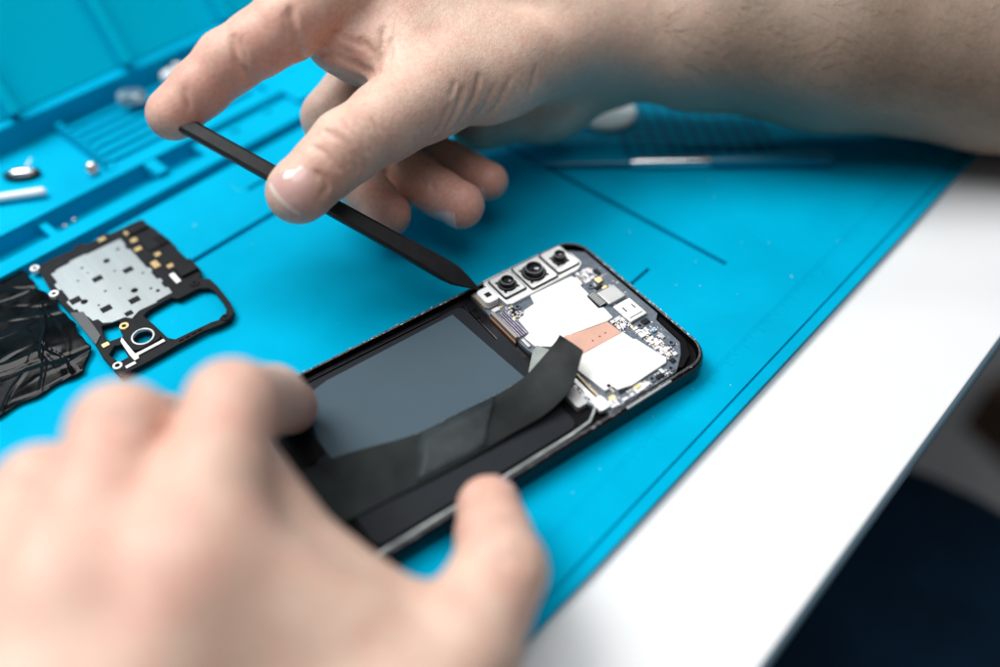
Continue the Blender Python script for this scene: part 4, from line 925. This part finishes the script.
HANDS = [{'name': 'hand_and_forearm',
  'label': 'hand and bare forearm holding the black pry tool',
  'origin': [42.72, 317.9, 46.21],
  'grid': [[(-118, 54, 0.65), (54, 300, 2.4), (300, 530, 4.5)], [(195, 410, 0.75)], [(0, 125, 0.75)]],
  'palm': [([42.47, 316.0, 47.25], [75.86, 314.16, 45.39], 24, 26, 8, None), ([75.86, 314.16, 45.39], [125.04, 311.33, 43.26], 26, 31, 8, None),
           ([125.04, 311.33, 43.26], [191.67, 311.58, 38.07], 30, 34, 8, None), ([191.67, 311.58, 38.07], [269.87, 311.58, 28.55], 34, 39, 8, None),
           ([269.87, 311.58, 28.55], [395.0, 362.0, 48.0], 39, 45, 8, None), ([395.0, 362.0, 48.0], [470.0, 372.0, 58.0], 46, 47, 8, None),
           ([42.09, 315.92, 51.35], [-38.96, 300.99, 82.89], 20, 11.845, 10, None), ([42.6, 319.75, 49.31], [-24.99, 314.63, 73.06], 20, 11.845, 10, None),
           ([43.11, 322.16, 45.96], [-8.31, 328.62, 60.74], 20, 11.33, 10, None), ([44.77, 323.02, 41.31], [7.9, 336.3, 46.81], 18, 10.815, 10, None),
           ([39.33, 315.63, 29.61], [18.9, 308.42, 22.48], 15, 13.905000000000001, 10, None),
           ([18.9, 308.42, 22.48], [-8.46, 295.03, 21.34], 13.905000000000001, 11.845, 10, None),
           ([18.9, 308.42, 22.48], [-3.91, 317.56, 33.71], 13.905000000000001, 12.36, 10, None), ([31.54, 307.59, 49.44], [0.0, 278.89, 54.1], 16, 14.935, 9, None),
           ([0.0, 278.89, 54.1], [-23.57, 257.38, 56.67], 14.935, 13.39, 9, None), ([22.11, 303.05, 48.36], [-5.15, 270.99, 49.61], 13, 10.3, 8, None),
           ([-23.39, 268.68, 58.68], [-38.17, 280.25, 72.17], 10.3, 10.3, 12, None), ([-13.73, 283.61, 61.25], [-30.69, 294.25, 73.87], 14.42, 13.39, 10, None),
           ([-53.63, 268.0, 69.27], [-34.85, 271.71, 64.29], 9.475999999999999, 10.815, 9, None),
           ([-32.96, 266.93, 62.68], [-46.14, 267.42, 63.13], 9.27, 7.7250000000000005, 7, None)],
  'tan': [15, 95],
  'fingers': [{'joints': [[-38.69, 298.95, 83.82, 12.154000000000002], [-65.51, 258.88, 80.48, 10.918], [-84.05, 250.25, 72.51, 9.579], [-100.86, 238.0, 61.91, 8.137]],
               'k': 0.8,
               'bulges': [([-72.18, 247.85, 77.3], 9, 0.8), ([-91.16, 243.44, 66.23], 8, 0.6)]},
              {'joints': [[-32.14, 302.82, 62.16, 11.33], [-58.8, 267.45, 40.73, 9.888], [-53.23, 252.48, 29.72, 8.858], [-38.07, 237.31, 22.73, 7.931]], 'k': 0.8},
              {'joints': [[-11.33, 323.07, 55.62, 10.815], [-46.58, 274.41, 27.54, 9.27], [-29.42, 253.25, 24.82, 8.858], [-13.35, 241.17, 23.49, 8.137]], 'k': 0.8},
              {'joints': [[5.92, 333.4, 44.13, 10.3], [-36.42, 290.77, 18.81, 8.24], [-18.31, 269.41, 20.12, 7.622000000000001],
                          [-3.93, 257.95, 20.76, 6.901000000000001]],
               'k': 0.8},
              {'joints': [[-23.57, 257.38, 56.67, 13.596], [-46.93, 229.24, 55.93, 11.227], [-59.97, 218.35, 48.69, 9.373], [-62.34, 217.83, 46.8, 8.858]],
               'k': 0.8,
               'waist': 0.97,
               'kbase': 8,
               'bulges': [([-43.7, 222.2, 63.45], 8, 0.5)]}],
  'nails': [{'c': [-60.58, 217.91, 48.27], 'n': [-0.0, -0.76, 0.73], 't': [-0.71, -0.59, -0.39], 'w': 13.0, 'l': 12.6, 'tip': 2},
            {'c': [-14.71, 241.17, 23.49], 'n': [-0.56, -0.87, -0.37], 't': [0.8, -0.6, -0.07], 'w': 9.5, 'l': 8.5, 'tip': 1},
            {'c': [-5.0, 257.69, 20.51], 'n': [-0.59, -0.89, -0.39], 't': [0.78, -0.62, 0.03], 'w': 8, 'l': 7.0, 'tip': 1}],
  'red': [([-59.35, 210.92, 53.04], 12, 0.5), ([-45.18, 220.68, 62.05], 11, 0.3), ([-101.04, 238.44, 61.62], 16, 0.8), ([-37.17, 231.47, 27.15], 16, 1.0),
          ([-12.49, 237.69, 25.89], 17, 0.85), ([-4.23, 254.39, 23.07], 16, 0.9), ([-81.56, 242.84, 76.88], 15, 0.5), ([-63.57, 251.21, 84.61], 18, 0.45),
          ([-54.48, 259.99, 67.49], 16, 0.4), ([-22.03, 248.41, 63.81], 16, 0.2)],
  'hairs': {'n': 380, 'a': [51.96, 308.73, 50.42], 'b': [207.6, 310.22, 35.46], 'arc': (-0.7, 1.9), 'dir': -1.0},
  'grooves': [([[-11.69, 249.59, 62.99], [-12.24, 248.36, 61.94], [-12.54, 247.41, 60.5], [-13.26, 246.41, 59.48], [-13.79, 245.6, 57.99], [-14.68, 244.7, 56.83],
                [-15.39, 244.12, 55.51], [-16.3, 243.61, 53.96], [-17.29, 243.28, 52.43]],
               0.81, 1.125),
              ([[-6.58, 256.55, 63.43], [-6.9, 255.27, 62.45], [-7.29, 253.98, 61.33], [-7.64, 253.0, 60.31], [-8.02, 251.99, 58.89], [-9.13, 250.45, 58.05],
                [-10.15, 249.14, 56.6], [-11.02, 248.29, 55.2], [-12.24, 247.35, 53.82]],
               0.81, 1.0499999999999998),
              ([[-15.91, 244.21, 60.23], [-16.71, 243.31, 59.36], [-17.28, 242.59, 57.92], [-18.03, 241.92, 56.74], [-18.7, 241.47, 55.19], [-19.23, 241.1, 54.76],
                [-19.68, 240.91, 53.93], [-20.12, 240.63, 53.58], [-20.64, 240.41, 52.9]],
               0.7200000000000001, 0.675),
              ([[-2.03, 257.86, 58.63], [-2.87, 256.97, 57.42], [-3.59, 256.22, 56.07], [-4.43, 255.5, 54.54], [-5.19, 255.09, 52.76], [-6.35, 254.35, 51.74],
                [-7.62, 253.57, 50.73], [-8.79, 253.06, 49.57], [-9.94, 253.17, 47.97]],
               0.7200000000000001, 0.6000000000000001),
              ([[12.26, 268.17, 59.75], [11.59, 266.94, 58.52], [11.34, 266.19, 56.92], [10.68, 265.31, 55.22], [10.06, 264.68, 53.58]], 0.9, 0.5249999999999999),
              ([[3.35, 261.34, 59.42], [2.49, 260.34, 58.15], [1.5, 259.33, 56.67], [0.71, 258.61, 55.1], [-0.12, 258.05, 53.2], [-1.1, 257.61, 51.99],
                [-1.93, 257.35, 50.98], [-2.93, 257.14, 49.87], [-4.01, 257.17, 48.4]],
               0.7200000000000001, 0.5249999999999999),
              ([[-13.99, 249.56, 65.82], [-14.44, 248.61, 65.29], [-14.78, 247.63, 64.57], [-15.23, 246.67, 63.86], [-15.66, 245.87, 63.26]], 0.63, 0.44999999999999996),
              ([[-56.4, 258.96, 70.6], [-54.99, 258.69, 70.47], [-53.71, 258.5, 70.04], [-52.14, 258.45, 69.63], [-50.72, 258.47, 69.42], [-49.39, 258.32, 68.56],
                [-47.56, 258.18, 67.56], [-46.1, 258.05, 66.78], [-44.55, 257.73, 66.09], [-43.58, 257.3, 65.55], [-42.28, 256.66, 65.67], [-41.22, 255.74, 65.72],
                [-39.92, 253.77, 66.22]],
               0.9, 1.5),
              ([[-55.65, 260.62, 62.96], [-53.6, 260.0, 62.54], [-51.29, 259.11, 62.68], [-49.32, 258.58, 62.75], [-47.16, 258.28, 62.25], [-46.08, 258.1, 61.93],
                [-44.68, 257.47, 61.51], [-43.32, 255.97, 61.75]],
               0.81, 1.2000000000000002),
              ([[-43.94, 261.4, 73.56], [-42.92, 260.85, 72.83], [-41.92, 260.24, 72.03], [-41.05, 259.54, 71.12], [-39.85, 258.85, 70.39], [-39.55, 257.77, 69.21],
                [-39.19, 256.73, 68.39], [-39.08, 255.51, 67.57], [-38.31, 252.58, 67.48], [-38.76, 251.71, 67.29], [-39.13, 249.6, 67.57], [-39.22, 247.95, 67.96],
                [-39.54, 245.65, 68.36]],
               0.81, 1.2000000000000002),
              ([[-51.79, 260.19, 78.66], [-50.98, 261.62, 76.96], [-50.31, 261.7, 75.77], [-49.27, 261.38, 74.95], [-48.21, 260.84, 73.98], [-46.63, 260.81, 73.5],
                [-44.96, 260.61, 72.83], [-43.53, 260.37, 72.29], [-41.84, 260.17, 71.95]],
               0.81, 0.75),
              ([[-36.75, 264.84, 75.78], [-37.06, 263.17, 74.74], [-36.97, 261.4, 73.4], [-37.2, 259.88, 72.06], [-37.2, 258.22, 70.63], [-37.66, 257.59, 69.92],
                [-38.18, 256.89, 69.11], [-38.44, 255.95, 68.3], [-38.97, 255.2, 67.48]],
               0.81, 0.8999999999999999),
              ([[-55.82, 252.83, 78.62], [-54.98, 255.34, 76.71], [-54.61, 258.85, 74.1], [-53.36, 259.34, 73.26], [-52.03, 259.33, 72.82], [-50.77, 259.26, 72.15],
                [-49.62, 259.04, 71.28], [-48.37, 258.95, 70.74], [-47.0, 258.81, 69.94]],
               0.7200000000000001, 0.75),
              ([[-34.26, 261.43, 73.67], [-34.55, 260.18, 72.8], [-34.61, 258.73, 71.85], [-34.73, 257.07, 70.85], [-34.97, 255.59, 70.06]], 0.7200000000000001,
               0.5249999999999999),
              ([[-50.58, 260.07, 60.13], [-49.38, 259.65, 60.07], [-48.24, 259.73, 59.35], [-47.0, 259.63, 58.94], [-46.07, 260.1, 57.84]], 0.7200000000000001, 0.75),
              ([[-42.59, 244.75, 67.2], [-41.3, 242.74, 68.15], [-40.62, 241.49, 68.44], [-39.64, 240.66, 68.68]], 0.7200000000000001, 0.75),
              ([[-62.0, 251.64, 88.8], [-61.94, 250.73, 87.92], [-61.78, 250.0, 86.94], [-61.44, 249.43, 85.87], [-61.46, 248.73, 84.51], [-61.11, 248.5, 83.43],
                [-61.05, 248.23, 82.15], [-61.04, 248.09, 80.77], [-61.07, 248.13, 79.35], [-60.87, 248.93, 76.47], [-60.9, 251.82, 72.47]],
               0.9900000000000001, 1.9500000000000002),
              ([[-63.91, 250.26, 88.11], [-63.78, 249.07, 86.52], [-63.49, 248.36, 85.12], [-63.6, 247.65, 83.27], [-63.47, 247.31, 81.57]], 0.7200000000000001,
               0.6000000000000001),
              ([[-79.55, 246.5, 82.81], [-78.97, 244.94, 81.46], [-78.6, 243.75, 79.99], [-78.38, 242.82, 78.41], [-78.24, 242.05, 76.55], [-77.51, 241.98, 75.12],
                [-76.88, 242.16, 73.68], [-76.46, 242.6, 71.66], [-76.24, 243.46, 69.71]],
               0.9, 1.5),
              ([[-77.01, 245.61, 82.49], [-76.77, 244.63, 81.2], [-76.43, 243.89, 79.89], [-76.17, 243.34, 78.55], [-75.88, 242.9, 76.84]], 0.7200000000000001, 0.675),
              ([[-94.08, 236.26, 72.13], [-93.8, 235.32, 70.83], [-93.48, 234.69, 69.67], [-93.45, 234.02, 68.12], [-93.39, 233.57, 66.61]], 0.81, 0.675),
              ([[-51.53, 223.71, 65.54], [-50.33, 222.6, 65.41], [-49.18, 221.85, 65.26], [-47.96, 221.26, 65.05], [-46.93, 220.71, 64.64], [-46.08, 219.84, 63.71],
                [-45.17, 219.13, 62.55], [-44.23, 218.6, 61.21], [-43.32, 218.33, 59.82], [-43.1, 218.12, 58.76], [-42.97, 217.94, 57.56], [-42.84, 217.9, 56.42],
                [-42.75, 217.95, 55.0]],
               0.7200000000000001, 1.125),
              ([[-45.9, 226.54, 67.71], [-44.78, 225.1, 67.21], [-43.26, 224.15, 66.46], [-42.21, 223.02, 65.43], [-41.1, 222.38, 64.3], [-40.42, 221.76, 63.15],
                [-39.91, 221.18, 61.89], [-39.48, 220.83, 60.66], [-38.99, 220.69, 59.18]],
               0.675, 0.8999999999999999),
              ([[-55.28, 220.6, 62.44], [-54.02, 219.54, 62.26], [-52.77, 219.0, 62.14], [-51.98, 218.4, 61.78], [-50.91, 217.77, 61.22], [-49.96, 217.14, 60.41],
                [-49.15, 216.68, 59.59], [-48.39, 216.12, 58.3], [-47.6, 215.96, 57.24]],
               0.63, 0.675),
              ([[-49.0, 223.79, 66.53], [-47.91, 222.36, 65.91], [-46.63, 221.33, 65.25], [-45.53, 220.51, 64.44], [-44.37, 219.85, 63.39], [-43.67, 219.16, 62.02],
                [-42.88, 218.74, 60.56], [-42.04, 218.58, 58.84], [-41.39, 218.64, 57.06]],
               0.54, 0.6000000000000001),
              ([[-47.86, 220.72, 64.57], [-47.14, 219.91, 63.79], [-46.77, 219.16, 62.82], [-46.27, 218.6, 61.9], [-45.67, 218.21, 61.03], [-45.31, 217.92, 60.24],
                [-45.23, 217.64, 59.46], [-45.04, 217.4, 58.53], [-45.01, 217.2, 57.77]],
               0.54, 0.5249999999999999),
              ([[-43.61, 228.56, 67.63], [-42.46, 227.28, 67.13], [-41.35, 226.43, 66.47], [-40.29, 225.82, 65.68], [-39.15, 225.41, 64.68], [-38.4, 224.72, 63.55],
                [-37.82, 224.19, 62.42], [-37.07, 224.0, 60.98], [-36.57, 223.8, 59.46]],
               0.54, 0.44999999999999996),
              ([[-38.2, 229.75, 65.83], [-37.27, 229.12, 65.0], [-36.59, 228.38, 64.06], [-35.66, 228.05, 62.91], [-34.9, 227.76, 61.69]], 0.63, 0.375),
              ([[-52.94, 211.41, 51.17], [-52.55, 211.83, 51.74], [-52.08, 212.24, 52.12], [-51.39, 212.8, 52.7], [-51.18, 213.02, 53.15], [-51.29, 213.18, 53.95],
                [-51.58, 213.34, 54.78], [-51.63, 213.53, 55.3], [-51.83, 213.71, 55.86], [-52.49, 213.81, 56.46], [-53.0, 213.96, 56.93], [-53.58, 214.05, 57.24],
                [-54.1, 214.34, 57.73]],
               0.7200000000000001, 0.675),
              ([[-25.45, 248.35, 32.98], [-24.76, 246.81, 32.65], [-24.05, 245.73, 32.49], [-23.71, 244.53, 32.15], [-22.77, 243.42, 31.88], [-22.84, 242.66, 31.47],
                [-22.64, 241.88, 31.03], [-22.53, 241.0, 30.4], [-22.54, 240.32, 29.76]],
               0.7200000000000001, 0.675),
              ([[-27.64, 247.39, 32.58], [-26.99, 246.43, 32.15], [-26.52, 244.96, 31.48], [-25.97, 243.75, 30.97], [-25.32, 242.63, 30.49]], 0.63, 0.44999999999999996),
              ([[-15.94, 264.52, 27.41], [-15.5, 262.97, 27.06], [-14.91, 261.67, 26.79], [-14.39, 260.58, 26.5], [-13.8, 259.53, 26.15]], 0.63, 0.44999999999999996)]},
 {'name': 'hand',
  'label': 'hand gripping the phone by its edges, thumb on the near side',
  'origin': [-90.0, 80.0, 40.0],
  'grid': [[(-240, -190, 4), (-190, 30, 1.2)], [(-320, -40, 4), (-40, 178, 1.2)], [(0, 105, 1.2)]],
  'palm': [([-92.0, 12.0, 40.0], [-150.0, -150.0, 45.0], 23, 30, 9, None), ([-150.0, -150.0, 45.0], [-190.0, -270.0, 55.0], 30, 37, 9, None),
           ([-78.0, 42.0, 46.0], [-49.61, 79.75, 35.05], 15, 13, 12, None), ([-72.0, 40.0, 42.0], [-32.03, 67.44, 29.14], 15, 14, 12, None),
           ([-80.0, 50.0, 48.0], [-58.27, 83.24, 46.44], 14, 13, 12, None), ([-92.0, 12.0, 40.0], [-63.0, 87.31, 55.64], 23, 12.5, 9, None),
           ([-92.0, 12.0, 40.0], [-82.75, 81.27, 58.23], 23, 12.5, 9, None), ([-92.0, 12.0, 40.0], [-105.6, 75.31, 50.01], 23, 12, 9, None),
           ([-92.0, 12.0, 40.0], [-131.0, 66.73, 36.65], 23, 11, 9, None), ([-85.0, 30.0, 45.0], [-34.0, 52.03, 23.09], 18, 17, 9, None),
           ([-34.0, 52.03, 23.09], [-9.9, 82.3, 26.52], 17, 13.5, 9, None), ([-53.73, 82.62, 43.15], [-17.6, 83.1, 27.27], 12, 9, 12, None),
           ([-58.9, 91.74, 51.56], [-35.89, 81.3, 36.49], 11, 12, 12, None), ([-57.22, 115.06, 45.87], [-37.77, 96.55, 28.79], 9, 9, 10, None),
           ([-37.77, 96.55, 28.79], [-20.6, 90.67, 23.36], 9, 8, 10, None)],
  'fingers': [{'joints': [[-63.0, 87.31, 55.64, 12.5], [-60.75, 126.27, 58.93, 10.4], [-59.28, 145.98, 36.3, 8.9], [-59.97, 158.86, 16.89, 8.0]], 'k': 0.8, 'kbase': 9},
              {'joints': [[-82.75, 81.27, 58.23, 12.5], [-82.74, 117.75, 60.6, 10.9], [-86.13, 136.65, 35.86, 9], [-87.83, 153.25, 14.44, 8]], 'k': 0.8, 'kbase': 9},
              {'joints': [[-105.6, 75.31, 50.01, 12], [-99.31, 107.23, 52.25, 10.6], [-103.6, 125.08, 33.35, 8.7], [-107.47, 142.97, 14.48, 7.8]], 'k': 0.8, 'kbase': 9},
              {'joints': [[-131.0, 66.73, 36.65, 11], [-123.26, 89.47, 35.86, 8.8], [-126.58, 106.14, 22.67, 7.6], [-129.58, 120.3, 7.16, 7]], 'k': 0.8, 'kbase': 9},
              {'joints': [[-33.24, 50.88, 27.46, 17], [-8.8, 82.78, 26.97, 13.2], [0.0, 102.83, 26.42, 11.0], [-2.86, 125.35, 17.26, 8.6]], 'k': 0.8, 'kbase': 9}],
  'nails': [{'c': [-2.61, 125.88, 16.4], 'n': [0.9, 0.25, 0.55], 't': [-0.12, 0.92, -0.37], 'w': 11.5, 'l': 10, 'tip': 2},
            {'c': [-59.97, 160.75, 18.64], 'n': [-0.5, 0.75, 0.4], 't': [-0.03, 0.55, -0.83], 'w': 10.5, 'l': 9, 'tip': 2}],
  'red': [([-57.2, 121.33, 66.63], 15, 0.45), ([-78.95, 112.24, 70.48], 15, 0.5), ([-96.2, 101.82, 62.22], 15, 0.45), ([-57.87, 82.86, 67.86], 16, 0.35),
          ([-77.4, 77.25, 70.85], 16, 0.3), ([-2.56, 124.71, 22.11], 15, 0.6), ([-58.8, 156.8, 21.79], 17, 0.85), ([0.0, 97.15, 34.79], 14, 0.3)],
  'grooves': [([[-62.88, 124.19, 71.98], [-56.32, 123.07, 72.31], [-50.61, 124.19, 71.98]], 1.3, 0.8),
              ([[-62.5, 122.77, 70.67], [-56.32, 121.66, 71.01], [-50.61, 122.77, 70.67]], 1.3, 0.8),
              ([[-62.11, 121.35, 69.36], [-56.32, 120.25, 69.71], [-50.61, 121.35, 69.36]], 1.3, 0.8),
              ([[-86.69, 115.75, 72.36], [-80.19, 114.67, 72.72], [-74.8, 115.75, 72.36]], 1.3, 0.8),
              ([[-86.32, 114.37, 71.09], [-80.19, 113.3, 71.46], [-74.8, 114.37, 71.09]], 1.3, 0.8),
              ([[-85.95, 113.0, 69.82], [-80.19, 111.94, 70.2], [-74.8, 113.0, 69.82]], 1.3, 0.8),
              ([[-101.8, 104.69, 64.87], [-95.27, 103.67, 65.3], [-90.03, 104.69, 64.87]], 1.3, 0.8),
              ([[-101.43, 103.33, 63.62], [-95.27, 102.32, 64.05], [-90.03, 103.33, 63.62]], 1.3, 0.8),
              ([[-101.06, 101.97, 62.36], [-95.27, 100.97, 62.8], [-90.03, 101.97, 62.36]], 1.3, 0.8),
              ([[-4.15, 101.61, 37.54], [0.67, 100.62, 37.99], [5.19, 101.61, 37.54]], 1.2, 0.7),
              ([[-3.74, 100.12, 36.17], [0.67, 99.13, 36.62], [5.19, 100.12, 36.17]], 1.2, 0.7),
              ([[-3.34, 98.63, 34.79], [0.67, 97.65, 35.25], [5.19, 98.63, 34.79]], 1.2, 0.7)],
  'relax': 3}]
pr = thing('person', 'technician with bare hands and forearm, working on the opened phone with a black tool', 'person', (40, 60, 0))
pr_off = Vector((40, 60, 0)) * S
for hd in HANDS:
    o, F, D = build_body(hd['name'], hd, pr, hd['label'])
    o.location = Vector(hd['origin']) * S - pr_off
    if hd.get('hairs'):
        rg = np.random.RandomState(4); bm = bmesh.new(); hx = hd['hairs']
        cnt_ = 0
        for _ in range(hx['n'] * 3):
            if cnt_ >= hx['n']: break
            t = rg.rand(); a0 = np.array(hx['a']); b0 = np.array(hx['b']); c = a0 + (b0 - a0) * t
            th_ = rg.uniform(*hx['arc']); axd = (b0 - a0) / np.linalg.norm(b0 - a0); up = np.array([0, 0, 1.]); up -= axd * (up @ axd); up /= np.linalg.norm(up); sd = np.cross(axd, up)
            n = up * math.cos(th_) + sd * math.sin(th_); p = (c + n * 60)[None]
            for _k in range(60): p = p - n * np.clip(F.sample(D, p), -2, 2)[:, None] * .8
            p = p[0]; d0 = -axd * rg.uniform(.5, 1) * hx['dir'] + n * 0.25 + np.cross(axd, n) * rg.uniform(-.9, .5); d0 /= np.linalg.norm(d0)
            ln = rg.uniform(6, 14); pts = []
            for k in range(4):
                f = k / 3; q = p + d0 * ln * f + n * (0.35 * math.sin(f * 3.1) - 0.25 * f) + np.cross(axd, n) * 0.6 * f * f * rg.uniform(-1, 1)
                pts.append(tuple(q - np.array(hd['origin'])))
            tube(bm, pts, [0.042, 0.038, 0.03, 0.012], 4, cap=False); cnt_ += 1
        hh_ = obj('arm_hair', bm, M_hair, o, smooth=True); hh_['kind'] = 'stuff'
